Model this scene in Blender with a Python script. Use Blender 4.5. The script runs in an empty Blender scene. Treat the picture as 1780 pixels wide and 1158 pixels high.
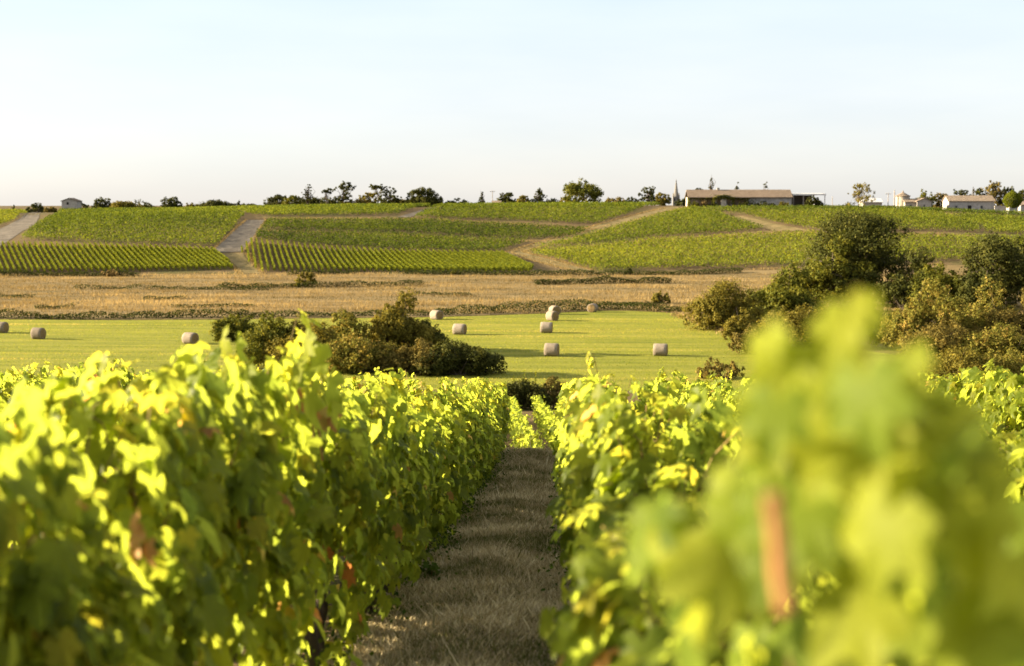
import bpy, math
import numpy as np
from mathutils import Euler, Vector

rng = np.random.default_rng(7)
sc = bpy.context.scene
COL = sc.collection
R = math.radians

# ------------------------------------------------------------------ camera model
FPX, CX, CY = 2472.0, 890.0, 579.0        # 50 mm lens, in pixels of a 1780 px wide frame
PITCH, YAW, CZ = 5.18, 1.85, 16.0
CAM_ROT = Euler((R(90 - PITCH), 0, R(YAW)), 'XYZ')
_M = np.array(CAM_ROT.to_matrix())

def ray(px, py):
    d = _M @ np.array([(px - CX) / FPX, (CY - py) / FPX, -1.0])
    return d / d[1]                        # per metre of depth Y

# ------------------------------------------------------------------ terrain
KN = np.array([(-400, 12), (-200, 11), (-60, 5.04), (-5, -1.5), (0, -2.1), (16, -4.0), (33, -6.03), (34.6, -6.12), (36.0, -6.5),
               (38.5, -8.4), (45, -9.2), (62, -11.0), (82, -12.75), (100, -13.95), (108, -14.2), (188, -14.2), (225, -13.9), (262, -13.1),
               (272, -12.5), (300, -10.1), (340, -6.6), (380, -3.2), (410, -1.2), (425, -0.45), (445, -0.3),
               (500, -0.9), (700, -2), (6000, -4)], float)

def _pchip(x, y):
    h = np.diff(x); d = np.diff(y) / h
    m = np.zeros_like(y)
    for i in range(1, len(x) - 1):
        if d[i - 1] * d[i] > 0:
            w1, w2 = 2 * h[i] + h[i - 1], h[i] + 2 * h[i - 1]
            m[i] = (w1 + w2) / (w1 / d[i - 1] + w2 / d[i])
    m[0], m[-1] = d[0], d[-1]
    return m
_MK = _pchip(KN[:, 0], KN[:, 1])

def _prof(Y):
    Y = np.clip(Y, KN[0, 0], KN[-1, 0])
    i = np.clip(np.searchsorted(KN[:, 0], Y) - 1, 0, len(KN) - 2)
    h = KN[i + 1, 0] - KN[i, 0]; t = (Y - KN[i, 0]) / h
    return ((2*t**3 - 3*t**2 + 1) * KN[i, 1] + (t**3 - 2*t**2 + t) * h * _MK[i]
            + (-2*t**3 + 3*t**2) * KN[i + 1, 1] + (t**3 - t**2) * h * _MK[i + 1])

def sstep(a, b, x):
    t = np.clip((x - a) / (b - a), 0, 1)
    return t * t * (3 - 2 * t)

SKX = [-2500, 0, 150, 300, 450, 600, 900, 1150, 1250, 1450, 1600, 1780, 3500]
SKY = [374, 371, 369, 368, 364, 361, 359, 358, 359, 360, 364, 370, 376]

def Z(X, Y):
    X = np.asarray(X, float); Y = np.asarray(Y, float)
    z = _prof(Y)
    px = 970 + FPX * X / np.maximum(Y, 50)
    dz = (356.7 - np.interp(px, SKX, SKY)) / FPX * 440
    z = z + dz * sstep(300, 425, Y)
    t = np.clip((Y - 265) / 165, 0, 1)
    z = z + 2.0 * np.sin(np.pi * t) * np.cos(2 * np.pi * (X + 100) / 185.0)
    near = 1 - sstep(34, 40, Y)
    z = z + near * (0.28 * sstep(2.6, 5.0, -X) + 0.22 * sstep(1.6, 3.6, X))
    # a mown grass lane keeps a slight rut on either side and a turf lip at its end
    lane = near * sstep(4, 8, Y)
    z = z + lane * 0.04 * np.cos((X + .7) * 4.2) * np.exp(-((X + 0.7) / .9) ** 2)
    return z + CZ

def hit(px, py, d0=2.0, d1=900.0):
    r = ray(px, py)
    Y = np.concatenate([np.arange(d0, 60, 0.1), np.arange(max(d0, 60), d1, 0.25)]) if d0 < 60 else np.arange(d0, d1, 0.25)
    f = CZ + r[2] * Y - Z(r[0] * Y, Y)
    k = np.nonzero(f <= 0)[0]
    k = k[0] if len(k) else int(np.argmin(f))
    y = Y[k]
    return np.array([r[0] * y, y, float(Z(r[0] * y, y))])

def at(px, py, d):
    r = ray(px, py)
    return np.array([r[0] * d, d, CZ + r[2] * d])

# ------------------------------------------------------------------ value noise
def _hash(i, j, s):
    v = np.sin(i * 127.1 + j * 311.7 + s * 74.7) * 43758.5453
    return v - np.floor(v)
def vnoise(x, y, s=0):
    i, j = np.floor(x), np.floor(y); u, v = x - i, y - j
    u = u*u*(3-2*u); v = v*v*(3-2*v)
    return ((_hash(i, j, s)*(1-u) + _hash(i+1, j, s)*u)*(1-v) + (_hash(i, j+1, s)*(1-u) + _hash(i+1, j+1, s)*u)*v)
def fbm(x, y, s=0):
    return 0.55*vnoise(x, y, s) + 0.3*vnoise(x*2.1, y*2.1, s+1) + 0.15*vnoise(x*4.3, y*4.3, s+2)

# ------------------------------------------------------------------ mesh helpers
def mesh_np(name, V, F, mat, tint=None, smooth=False):
    V = np.asarray(V, np.float32).reshape(-1, 3); F = np.asarray(F, np.int32)
    k = F.shape[1]
    me = bpy.data.meshes.new(name)
    me.vertices.add(len(V)); me.vertices.foreach_set('co', V.ravel())
    me.loops.add(F.size); me.loops.foreach_set('vertex_index', F.ravel())
    me.polygons.add(len(F))
    me.polygons.foreach_set('loop_start', np.arange(0, F.size, k, dtype=np.int32))
    me.polygons.foreach_set('loop_total', np.full(len(F), k, np.int32))
    if smooth: me.polygons.foreach_set('use_smooth', np.ones(len(F), bool))
    if tint is not None:
        a = me.attributes.new('tint', 'FLOAT', 'POINT')
        a.data.foreach_set('value', np.asarray(tint, np.float32))
    me.update(calc_edges=True); me.validate()
    me.materials.append(mat)
    return me

class MB:
    """collects polygons for one mesh object"""
    def __init__(s): s.v = []; s.f = []; s.m = []; s.cur = 0
    def add(s, vs, fs):
        o = len(s.v); s.v += [tuple(map(float, p)) for p in vs]
        s.f += [tuple(i + o for i in f) for f in fs]; s.m += [s.cur] * len(fs)
    def box(s, x0, x1, y0, y1, z0, z1):
        s.add([(x0,y0,z0),(x1,y0,z0),(x1,y1,z0),(x0,y1,z0),(x0,y0,z1),(x1,y0,z1),(x1,y1,z1),(x0,y1,z1)],
              [(0,3,2,1),(4,5,6,7),(0,1,5,4),(1,2,6,5),(2,3,7,6),(3,0,4,7)])
    def tube(s, pts, rad, n=6, seed=0, rough=0.0):
        pts = [np.asarray(p, float) for p in pts]; g = np.random.default_rng(seed)
        vs = []; fs = []
        for i, p in enumerate(pts):
            t = pts[min(i+1, len(pts)-1)] - pts[max(i-1, 0)]; t /= np.linalg.norm(t) + 1e-9
            a = np.cross(t, (0.3, 1, 0.1) if abs(t[1]) < .9 else (1, 0, 0)); a /= np.linalg.norm(a); b = np.cross(t, a)
            for k in range(n):
                q = 2*math.pi*k/n; r = rad[i] * (1 + rough*(g.random()-.5))
                vs.append(p + r*(math.cos(q)*a + math.sin(q)*b))
        for i in range(len(pts)-1):
            for k in range(n):
                fs.append((i*n+k, i*n+(k+1) % n, (i+1)*n+(k+1) % n, (i+1)*n+k))
        fs.append(tuple(range(n-1, -1, -1))); fs.append(tuple((len(pts)-1)*n+k for k in range(n)))
        s.add(vs, fs)
    def prism(s, poly, y0, y1):            # polygon in xz, extruded along y
        n = len(poly)
        s.add([(x, y0, z) for x, z in poly] + [(x, y1, z) for x, z in poly],
              [tuple(range(n)), tuple(range(2*n-1, n-1, -1))] + [(i, i+n, (i+1) % n + n, (i+1) % n) for i in range(n)])
    def prismx(s, poly, x0, x1):           # polygon in yz, extruded along x
        n = len(poly)
        s.add([(x0, y, z) for y, z in poly] + [(x1, y, z) for y, z in poly],
              [tuple(range(n-1, -1, -1)), tuple(range(n, 2*n))] + [(i, (i+1) % n, (i+1) % n + n, i+n) for i in range(n)])
    def lathe(s, prof, n=24, c=(0, 0, 0)):
        vs = []; fs = []
        for r, z in prof:
            for k in range(n):
                q = 2*math.pi*k/n; vs.append((c[0]+r*math.cos(q), c[1]+r*math.sin(q), c[2]+z))
        for i in range(len(prof)-1):
            for k in range(n): fs.append((i*n+k, i*n+(k+1) % n, (i+1)*n+(k+1) % n, (i+1)*n+k))
        fs.append(tuple(range(n-1, -1, -1))); fs.append(tuple((len(prof)-1)*n+k for k in range(n)))
        s.add(vs, fs)
    def mesh(s, name, mat, smooth=False):
        me = bpy.data.meshes.new(name); me.from_pydata(s.v, [], s.f); me.validate()
        for m in (mat if isinstance(mat, (list, tuple)) else [mat]): me.materials.append(m)
        if smooth: me.polygons.foreach_set('use_smooth', np.ones(len(me.polygons), bool))
        return me
    def build(s, name, mat, parent=None, smooth=False):
        return obj(name, s.mesh(name, mat, smooth), parent)

def obj(name, me, parent=None):
    o = bpy.data.objects.new(name, me); COL.objects.link(o)
    if parent: o.parent = parent
    return o
def tag(o, label=None, cat=None, group=None, kind=None):
    if label: o['label'] = label
    if cat: o['category'] = cat
    if group: o['group'] = group
    if kind: o['kind'] = kind
    return o
def thing(name, loc, label, cat, group=None, rz=0.0):
    o = bpy.data.objects.new(name, None); COL.objects.link(o)
    o.empty_display_size = 0.3
    o.location = tuple(map(float, loc)); o.rotation_euler = (0, 0, rz)
    return tag(o, label, cat, group)
def copy_thing(root, parts):
    r = root.copy(); COL.objects.link(r)
    for p in parts:
        c = p.copy(); COL.objects.link(c); c.parent = r
    return r

# ------------------------------------------------------------------ leaf templates
def norm(a): return a / (np.linalg.norm(a, axis=-1, keepdims=True) + 1e-9)

def grape_leaf(cup, curl):
    ang = [180, 158, 138, 122, 108, 94, 82, 70, 56, 43, 30, 18, 8, 0]
    rad = [.10, .46, .52, .60, .70, .58, .54, .74, .88, .74, .62, .78, .92, 1.06]
    pts = []
    for a, r in zip(ang, rad): pts.append((a, r))
    for a, r in list(zip(ang, rad))[::-1][1:-1]: pts.append((-a, r * 0.97))
    V = [(0, 0, 0.05)]
    for a, r in pts:
        x, y = r * math.sin(R(a)), r * math.cos(R(a))
        V.append((x, y, -cup * r * r + curl * abs(x) * 0.6 - 0.10 * math.cos(R(a) * 6.5) * r))
    n = len(pts)
    F = [(0, 1 + (i + 1) % n, 1 + i) for i in range(n)]
    return np.array(V), np.array(F)
GL = [grape_leaf(.18, .10), grape_leaf(.42, -.15), grape_leaf(.05, .45)]
QL = (np.array([(0, -.55, 0), (.42, .05, .12), (0, .62, -.06), (-.42, .05, .12)], float), np.array([(0, 1, 2, 3)]))

def place(tpl, P, N, T, S):
    V, F = tpl
    N = norm(N); T = T - (T * N).sum(1, keepdims=True) * N; T = norm(T); X = np.cross(T, N)
    S = np.asarray(S).reshape(-1, 1, 1)
    W = P[:, None, :] + S * (V[None, :, 0:1]*X[:, None, :] + V[None, :, 1:2]*T[:, None, :] + V[None, :, 2:3]*N[:, None, :])
    n, L = len(P), len(V)
    FF = F[None] + (np.arange(n) * L)[:, None, None]
    return W.reshape(-1, 3), FF.reshape(-1, F.shape[1]), L

def merge(parts):
    Vs, Fs, Ts, o = [], [], [], 0
    for V, F, T in parts:
        Vs.append(V); Fs.append(F + o); Ts.append(T); o += len(V)
    return np.concatenate(Vs), np.concatenate(Fs), np.concatenate(Ts)

def rdir(n, g=rng): return norm(g.normal(size=(n, 3)))

# ------------------------------------------------------------------ materials
class NT:
    def __init__(s, name):
        s.m = bpy.data.materials.new(name); s.m.use_nodes = True; s.t = s.m.node_tree; s.t.nodes.clear()
        s.out = s.n('ShaderNodeOutputMaterial')
    def n(s, typ, **kw):
        x = s.t.nodes.new(typ)
        for k, v in kw.items(): setattr(x, k, v)
        return x
    def l(s, a, b): s.t.links.new(a, b)
    def val(s, sock, v):
        if hasattr(v, 'is_linked') or isinstance(v, bpy.types.NodeSocket): s.l(v, sock)
        else: sock.default_value = v
    def ramp(s, fac, stops, interp='LINEAR'):
        r = s.n('ShaderNodeValToRGB'); r.color_ramp.interpolation = interp
        e = r.color_ramp.elements
        while len(e) < len(stops): e.new(0.5)
        for x, (p, c) in zip(e, stops): x.position = p; x.color = (*c, 1)
        s.l(fac, r.inputs[0]); return r.outputs[0]
    def noise(s, scale, detail=4, rough=.55, vec=None, dist=0.0):
        x = s.n('ShaderNodeTexNoise'); x.inputs['Scale'].default_value = scale; x.inputs['Detail'].default_value = detail
        x.inputs['Roughness'].default_value = rough; x.inputs['Distortion'].default_value = dist
        if vec is not None: s.l(vec, x.inputs['Vector'])
        return x.outputs[0]
    def coords(s, scale=(1, 1, 1), rot=(0, 0, 0), src='Object'):
        tc = s.n('ShaderNodeTexCoord'); mp = s.n('ShaderNodeMapping')
        mp.inputs['Scale'].default_value = scale; mp.inputs['Rotation'].default_value = rot
        s.l(tc.outputs[src], mp.inputs[0]); return mp.outputs[0]
    def mix(s, fac, a, b, mode='MIX'):
        x = s.n('ShaderNodeMix', data_type='RGBA', blend_type=mode)
        s.val(x.inputs[0], fac); s.val(x.inputs[6], a if not isinstance(a, tuple) else (*a, 1)); s.val(x.inputs[7], b if not isinstance(b, tuple) else (*b, 1))
        return x.outputs[2]
    def bump(s, h, dist=.02, strength=1.0):
        b = s.n('ShaderNodeBump'); b.inputs['Distance'].default_value = dist; b.inputs['Strength'].default_value = strength
        s.l(h, b.inputs['Height']); return b.outputs[0]
    def pbr(s, col, rough=.8, nrm=None, spec=.3):
        p = s.n('ShaderNodeBsdfPrincipled'); s.val(p.inputs['Base Color'], col if not isinstance(col, tuple) else (*col, 1))
        p.inputs['Roughness'].default_value = rough; p.inputs['Specular IOR Level'].default_value = spec
        if nrm is not None: s.l(nrm, p.inputs['Normal'])
        return p.outputs[0]
    def done(s, sh): s.l(sh, s.out.inputs[0]); return s.m

def leaf_mat(name, stops, trans=.45, tmul=(3.0, 2.5, 1.2), rough=.45, spec=.08, vein=0.0):
    t = NT(name)
    a = t.n('ShaderNodeAttribute', attribute_name='tint')
    col = t.ramp(a.outputs['Fac'], stops)
    no = t.noise(9.0, 2, vec=t.coords())
    col = t.mix(.5, col, t.ramp(no, [(.3, (.62, .66, .6)), (.7, (1.25, 1.2, 1.15))]), 'MULTIPLY')
    vm = t.n('ShaderNodeVectorMath', operation='MULTIPLY'); t.l(col, vm.inputs[0]); vm.inputs[1].default_value = tmul
    tr = t.n('ShaderNodeBsdfTranslucent'); t.l(vm.outputs[0], tr.inputs[0])
    ms = t.n('ShaderNodeMixShader'); ms.inputs[0].default_value = trans
    t.l(t.pbr(col, rough, spec=spec), ms.inputs[1]); t.l(tr.outputs[0], ms.inputs[2])
    return t.done(ms.outputs[0])

M = {}
M['vine'] = leaf_mat('vine_leaf', [(0, (.074, .102, .014)), (.45, (.120, .150, .017)), (.82, (.152, .168, .018)), (.955, (.18, .175, .018)),
                                   (.968, (.26, .19, .05)), (1, (.22, .085, .03))], .62, (3.45, 3.2, 2.8))
M['young'] = leaf_mat('sunlit_young_leaf', [(0, (.075, .11, .016)), (.5, (.14, .18, .022)), (1, (.24, .25, .03))], .62, (2.8, 2.7, 2.2), .5, .06)  # young-shoot green, lightened further to paint in sunlight glowing through the leaves
M['dryleaf'] = leaf_mat('dry_vine_leaf', [(0, (.22, .115, .04)), (.6, (.34, .19, .065)), (1, (.30, .25, .06))], .35, (1.5, 1.3, 1))
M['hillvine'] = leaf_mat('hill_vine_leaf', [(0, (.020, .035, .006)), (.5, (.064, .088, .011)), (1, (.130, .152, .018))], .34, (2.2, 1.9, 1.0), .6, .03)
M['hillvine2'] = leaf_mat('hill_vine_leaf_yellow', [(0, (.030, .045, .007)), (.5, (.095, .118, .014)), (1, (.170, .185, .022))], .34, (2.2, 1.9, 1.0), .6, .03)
M['dark'] = leaf_mat('dark_green_foliage', [(0, (.020, .024, .007)), (.5, (.044, .049, .012)), (1, (.095, .092, .021))], .25, (1.6, 1.5, 1), .6, .03)
M['green'] = leaf_mat('green_foliage', [(0, (.040, .048, .008)), (.5, (.085, .092, .014)), (1, (.16, .15, .024))], .3, (1.8, 1.6, 1), .6, .03)
M['olive'] = leaf_mat('olive_foliage', [(0, (.060, .056, .011)), (.5, (.125, .110, .02)), (1, (.22, .18, .034))], .3, (1.7, 1.5, 1), .65, .03)
M['brown'] = leaf_mat('brown_foliage', [(0, (.058, .052, .014)), (.5, (.12, .098, .026)), (1, (.20, .152, .038))], .3, (1.5, 1.3, 1), .75, .03)
M['russet'] = leaf_mat('russet_foliage', [(0, (.068, .072, .014)), (.45, (.135, .13, .024)), (.8, (.21, .17, .036)), (1, (.28, .195, .05))], .3, (1.5, 1.3, 1), .75, .03)
M['tan'] = leaf_mat('tan_foliage', [(0, (.14, .10, .04)), (1, (.30, .22, .09))], .3, (1.5, 1.3, 1), .75, .03)
M['grass'] = leaf_mat('meadow_grass', [(0, (.072, .104, .015)), (.4, (.165, .190, .024)), (.8, (.265, .255, .042)), (1, (.42, .32, .11))], .45, (1.6, 1.5, 1), .6, .03)
M['straw'] = leaf_mat('dry_grass', [(0, (.035, .038, .012)), (.25, (.095, .072, .032)), (.6, (.205, .148, .066)), (1, (.32, .24, .115))], .3, (1.5, 1.35, 1), .85, .02)
M['litter'] = leaf_mat('lane_grass', [(0, (.09, .105, .03)), (.25, (.25, .205, .12)), (.7, (.46, .385, .25)), (1, (.60, .53, .37))], .2, (1.4, 1.3, 1), .85, .02)
M['scrub'] = leaf_mat('scrub_leaf', [(0, (.010, .014, .004)), (.5, (.026, .034, .008)), (.85, (.06, .066, .014)), (1, (.11, .10, .025))], .25, (1.6, 1.5, 1), .7, .03)
M['weed'] = leaf_mat('weed_leaf', [(0, (.022, .045, .008)), (.6, (.05, .085, .014)), (1, (.10, .13, .025))], .35, (2.2, 1.9, 1), .6, .03)

def bark(name, c0, c1, sc_=14):
    t = NT(name); v = t.coords((1, 1, .25))
    n = t.noise(sc_, 6, .65, v, .4)
    return t.done(t.pbr(t.ramp(n, [(.3, c0), (.7, c1)]), .9, t.bump(n, .02)))
M['vinebark'] = bark('vine_bark', (.022, .016, .012), (.10, .075, .055), 22)
M['cane'] = bark('vine_cane', (.26, .12, .04), (.44, .23, .085), 12)
M['shoot'] = bark('green_shoot', (.12, .11, .025), (.24, .15, .05), 12)
M['bark'] = bark('tree_bark', (.035, .026, .018), (.13, .10, .075), 4)
M['post'] = bark('grey_post_wood', (.13, .11, .09), (.34, .30, .27), 16)

def simple(name, stops, scale, rough=.85, bump=.02, scl=(1, 1, 1), detail=6, r=.6):
    t = NT(name); n = t.noise(scale, detail, r, t.coords(scl))
    return t.done(t.pbr(t.ramp(n, stops), rough, t.bump(n, bump), .05 if rough > .8 else .4))
M['stone'] = simple('pale_stone', [(.3, (.20, .18, .15)), (.55, (.31, .28, .235)), (.75, (.42, .385, .33))], 1.4)
M['white'] = simple('whitewash', [(.3, (.22, .205, .19)), (.55, (.32, .30, .28)), (.75, (.40, .375, .35))], .9)
M['grey'] = simple('grey_render', [(.3, (.22, .20, .18)), (.7, (.36, .33, .30))], 1.2)
M['wood'] = simple('weathered_boards', [(.3, (.13, .105, .085)), (.7, (.27, .225, .185))], 3.0, scl=(4, 4, .4))
M['darkin'] = simple('dark_interior', [(.3, (.012, .011, .010)), (.7, (.03, .027, .024))], 2)
M['slate'] = simple('slate', [(.3, (.10, .095, .09)), (.7, (.19, .18, .165))], 2.5)
M['metal'] = simple('galvanised_sheet', [(.3, (.42, .40, .39)), (.7, (.58, .56, .54))], .8, .5)
M['carwhite'] = simple('white_car_paint', [(.3, (.70, .70, .69)), (.7, (.76, .76, .75))], 3, .3, 0)
M['glass'] = simple('dark_window_glass', [(.3, (.02, .022, .025)), (.7, (.035, .038, .04))], 2, .08, 0)
M['rubber'] = simple('tyre_rubber', [(.3, (.015, .015, .015)), (.7, (.03, .03, .03))], 5, .8, 0)

def tile_mat(name, a, b):
    t = NT(name)
    w = t.n('ShaderNodeTexWave', wave_type='BANDS', bands_direction='X'); w.inputs['Scale'].default_value = 1.6
    w.inputs['Distortion'].default_value = 1.2
    t.l(t.coords(), w.inputs[0])
    n = t.noise(1.3, 5, .7, t.coords())
    c = t.ramp(n, [(.25, a), (.75, b)])
    c = t.mix(.35, c, t.ramp(w.outputs[0], [(0, (.6, .6, .6)), (1, (1.1, 1.1, 1.1))]), 'MULTIPLY')
    return t.done(t.pbr(c, .9, t.bump(w.outputs[0], .04), .05))
M['tile'] = tile_mat('clay_tiles', (.115, .085, .062), (.20, .155, .118))
M['tile2'] = tile_mat('pale_clay_tiles', (.15, .115, .085), (.26, .205, .155))

def ground_mat():
    t = NT('ground_soil'); v = t.coords()
    n1 = t.noise(.05, 6, .6, v); n2 = t.noise(1.7, 8, .7, v); n3 = t.noise(30, 4, .7, v)
    c = t.ramp(n1, [(.35, (.085, .062, .034)), (.5, (.125, .09, .046)), (.62, (.09, .08, .032))])
    c = t.mix(.6, c, t.ramp(n2, [(.3, (.6, .6, .55)), (.7, (1.25, 1.2, 1.15))]), 'MULTIPLY')
    c = t.mix(.5, c, t.ramp(n3, [(.3, (.6, .6, .6)), (.7, (1.3, 1.3, 1.3))]), 'MULTIPLY')
    return t.done(t.pbr(c, .95, t.bump(n2, .15), .03))
M['ground'] = ground_mat()
M['lane'] = simple('lane_soil', [(.3, (.13, .105, .07)), (.55, (.23, .185, .12)), (.75, (.32, .265, .18))], 24, .95, .03, (1, .8, 1), 8, .7)
M['field'] = simple('meadow_soil', [(.3, (.10, .11, .016)), (.55, (.17, .17, .025)), (.75, (.25, .21, .045))], .5, .95, .08, (.12, 1, 1), 8, .65)
M['dryfield'] = simple('dry_field_soil', [(.3, (.09, .066, .03)), (.5, (.16, .115, .05)), (.7, (.22, .16, .078))], .35, .95, .12, (.25, 1, 1), 8, .65)
M['track'] = simple('dirt_track', [(.3, (.068, .057, .046)), (.5, (.108, .092, .074)), (.7, (.165, .142, .115))], .6, .95, .2, (1, .35, 1), 8, .7)
M['trackgreen'] = simple('grassy_track', [(.3, (.08, .07, .027)), (.5, (.14, .108, .047)), (.7, (.205, .155, .077))], .5, .95, .2, (1, .5, 1), 8, .7)

def net_mat():
    t = NT('bale_netting'); v = t.coords()
    n = t.noise(7, 6, .7, t.coords((4, 1, 1))); w = t.n('ShaderNodeTexWave', bands_direction='X'); w.inputs['Scale'].default_value = 3.2
    w.inputs['Distortion'].default_value = 2.5; t.l(v, w.inputs[0])
    c = t.ramp(n, [(.3, (.15, .12, .09)), (.6, (.27, .235, .195)), (.8, (.38, .345, .30))])
    c = t.mix(.25, c, t.ramp(w.outputs[0], [(0, (.55, .5, .45)), (1, (1.1, 1.1, 1.1))]), 'MULTIPLY')
    oi = t.n('ShaderNodeObjectInfo'); c = t.mix(1.0, c, t.ramp(oi.outputs['Random'], [(0, (.82, .78, .72)), (1, (1.18, 1.15, 1.1))]), 'MULTIPLY')
    return t.done(t.pbr(c, .85, t.bump(n, .03), .05))
def end_mat():
    t = NT('bale_straw_spiral')
    w = t.n('ShaderNodeTexWave', wave_type='RINGS', rings_direction='X'); w.inputs['Scale'].default_value = 5
    w.inputs['Distortion'].default_value = 3.0; w.inputs['Detail'].default_value = 3; t.l(t.coords(), w.inputs[0])
    n = t.noise(18, 6, .7, t.coords())
    c = t.ramp(w.outputs[0], [(.1, (.16, .10, .04)), (.6, (.36, .25, .11)), (1, (.46, .34, .17))])
    c = t.mix(.5, c, t.ramp(n, [(.3, (.6, .6, .6)), (.7, (1.2, 1.2, 1.2))]), 'MULTIPLY')
    return t.done(t.pbr(c, .9, t.bump(w.outputs[0], .05), .05))
M['net'] = net_mat(); M['straw_end'] = end_mat()

# ------------------------------------------------------------------ setting: ground, fields, tracks
def grid_mesh(name, rows, mat):
    rows = np.asarray(rows); n, m = rows.shape[:2]
    idx = np.arange(n * m).reshape(n, m)
    F = np.stack([idx[:-1, :-1], idx[:-1, 1:], idx[1:, 1:], idx[1:, :-1]], -1).reshape(-1, 4)
    return mesh_np(name, rows.reshape(-1, 3), F, mat, smooth=True)

Ys = np.concatenate([np.arange(-120, -4, 4), np.arange(-4, 32, .4), np.arange(32, 40, .15), np.arange(40, 110, 1), np.arange(110, 460, 2), np.geomspace(460, 5000, 40)])
us = np.linspace(-1.3, 1.3, 181); us = np.sign(us) * np.abs(us / 1.3) ** 1.25 * 1.3
YY, UU = np.meshgrid(Ys, us, indexing='ij'); XX = UU * (np.abs(YY) + 14)
tag(obj('ground', grid_mesh('ground', np.stack([XX, YY, Z(XX, YY)], -1), M['ground'])), 'brown soil of the slope, valley and vineyard hill', 'ground', kind='structure')

def densify(poly, step):
    out = []
    for a, b in zip(poly[:-1], poly[1:]):
        a, b = np.array(a, float), np.array(b, float); k = max(1, int(np.linalg.norm(b - a) / step))
        out += [a + (b - a) * i / k for i in range(k)]
    return np.array(out + [np.array(poly[-1], float)])

def resample(P, n):
    s = np.concatenate([[0], np.cumsum(np.linalg.norm(np.diff(P, axis=0), axis=1))]); q = np.linspace(0, s[-1], n)
    return np.stack([np.interp(q, s, P[:, k]) for k in range(P.shape[1])], 1)

def sheet(name, A, B, mat, label, cat, n=80, m=30, lift=.04, wob=.4, seed=1, kind='structure'):
    """draped sheet between two ground polylines A and B (world xy)"""
    A = resample(np.array(A)[:, :2], n); B = resample(np.array(B)[:, :2], n)
    g = np.random.default_rng(seed); q = np.arange(n)
    for E, s_ in ((A, 0), (B, 9)):
        d = np.gradient(E, axis=0); nr = norm(np.stack([-d[:, 1], d[:, 0]], 1))
        E += nr * ((fbm(q * .35, q * 0 + seed + s_) - .5) * 2 * wob)[:, None]
    t = np.linspace(0, 1, m)[None, :, None]
    P = A[:, None] * (1 - t) + B[:, None] * t
    z = Z(P[..., 0], P[..., 1]) + lift
    return tag(obj(name, grid_mesh(name, np.concatenate([P, z[..., None]], -1), mat)), label, cat, kind=kind)

def hits(pts, d0=230): return np.array([hit(x, y, d0) for x, y in pts])

# lane between the near rows
Yl = np.concatenate([np.arange(-1, 34.0, .4), np.arange(34.0, 36.4, .2)])
lane_rows = [[(x, y, float(Z(x, y)) + .035) for x in np.linspace(-1.55, .15, 18)] for y in Yl]
tag(obj('dirt_path', grid_mesh('dirt_path', lane_rows, M['lane'])), 'brown dead-grass lane running downhill between two vine rows', 'path', kind='structure')

FAR_EDGE = hits([(-260, 557), (0, 556), (200, 557), (380, 556), (560, 554), (760, 552), (940, 546), (1040, 541), (1100, 541), (1190, 546)], 110)
field_A = np.array([[x, 108.0] for x in np.linspace(-75, 45, 9)])
field_B = np.concatenate([FAR_EDGE[:, :2], hits([(1230, 560), (1290, 580)], 110)[:, :2]])
sheet('hay_field', field_A, field_B, M['field'], 'mown light green meadow with round bales', 'field', 90, 60, .03, .5, 3)
dry_A = np.concatenate([FAR_EDGE[:, :2] + [0, .5], hits([(1300, 560), (1500, 560), (1900, 560)], 110)[:, :2]])
dry_B = hits([(-260, 477), (0, 478), (420, 477), (930, 477), (1300, 471), (1650, 462), (2000, 462)], 230)
sheet('dry_field', dry_A, dry_B, M['dryfield'], 'tan field of dry grass at the foot of the hill', 'field', 90, 40, .05, .6, 4)

def track(name, L, Rr, mat, label, seed, lift=.06): return sheet(name, hits(L), hits(Rr), mat, label, 'track', 50, 8, lift, .35, seed)
track('dirt_track', [(-60, 424), (0, 398), (40, 381), (68, 370)], [(-60, 452), (10, 424), (60, 392), (92, 369)], M['track'], 'grey dirt track beside the leftmost vineyard block', 11)
track('dirt_track', [(366, 440), (392, 415), (412, 395), (428, 383)], [(424, 438), (440, 418), (452, 400), (463, 383)], M['track'], 'grey dirt track climbing between the two striped vineyard blocks', 12)
track('grass_track', [(372, 442), (395, 456), (420, 476)], [(424, 440), (432, 456), (458, 476)], M['trackgreen'], 'olive grass track between the ends of the striped vine rows', 13, .05)
track('dirt_track', [(1012, 474), (940, 457), (872, 441), (935, 422), (1040, 391), (1100, 376), (1158, 361)],
      [(1030, 470), (965, 453), (908, 438), (972, 421), (1082, 391), (1150, 374), (1196, 360)], M['trackgreen'], 'winding tan dirt road climbing to the long barn', 14)
track('dirt_track', [(1265, 377), (1300, 388), (1345, 402)], [(1290, 376), (1340, 388), (1410, 402)], M['trackgreen'], 'short tan track crossing the slope below the barn', 15)
track('dirt_track', [(1560, 369), (1660, 376), (1800, 385)], [(1565, 367), (1670, 371), (1800, 378)], M['trackgreen'], 'tan track passing below the farm buildings', 16)
track('dirt_track', [(690, 378), (720, 369), (752, 361)], [(712, 378), (742, 368), (768, 361)], M['track'], 'narrow grey track between the two topmost vineyard blocks', 17)

# ------------------------------------------------------------------ grass (stuff)
def blades(X, Y, h, w, tint, lean=.35, g=rng, zoff=0.0):
    n = len(X); z = Z(X, Y) + zoff
    a = g.uniform(0, 2*np.pi, n); dx, dy = np.cos(a) * w / 2, np.sin(a) * w / 2
    lx, ly = g.normal(0, lean, n) * h, g.normal(0, lean, n) * h
    V = np.stack([np.stack([X - dx, Y - dy, z - .02], 1), np.stack([X + dx, Y + dy, z - .02], 1), np.stack([X + lx, Y + ly, z + h], 1)], 1).reshape(-1, 3)
    return V, np.arange(3 * n).reshape(-1, 3), np.repeat(tint, 3)

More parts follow.
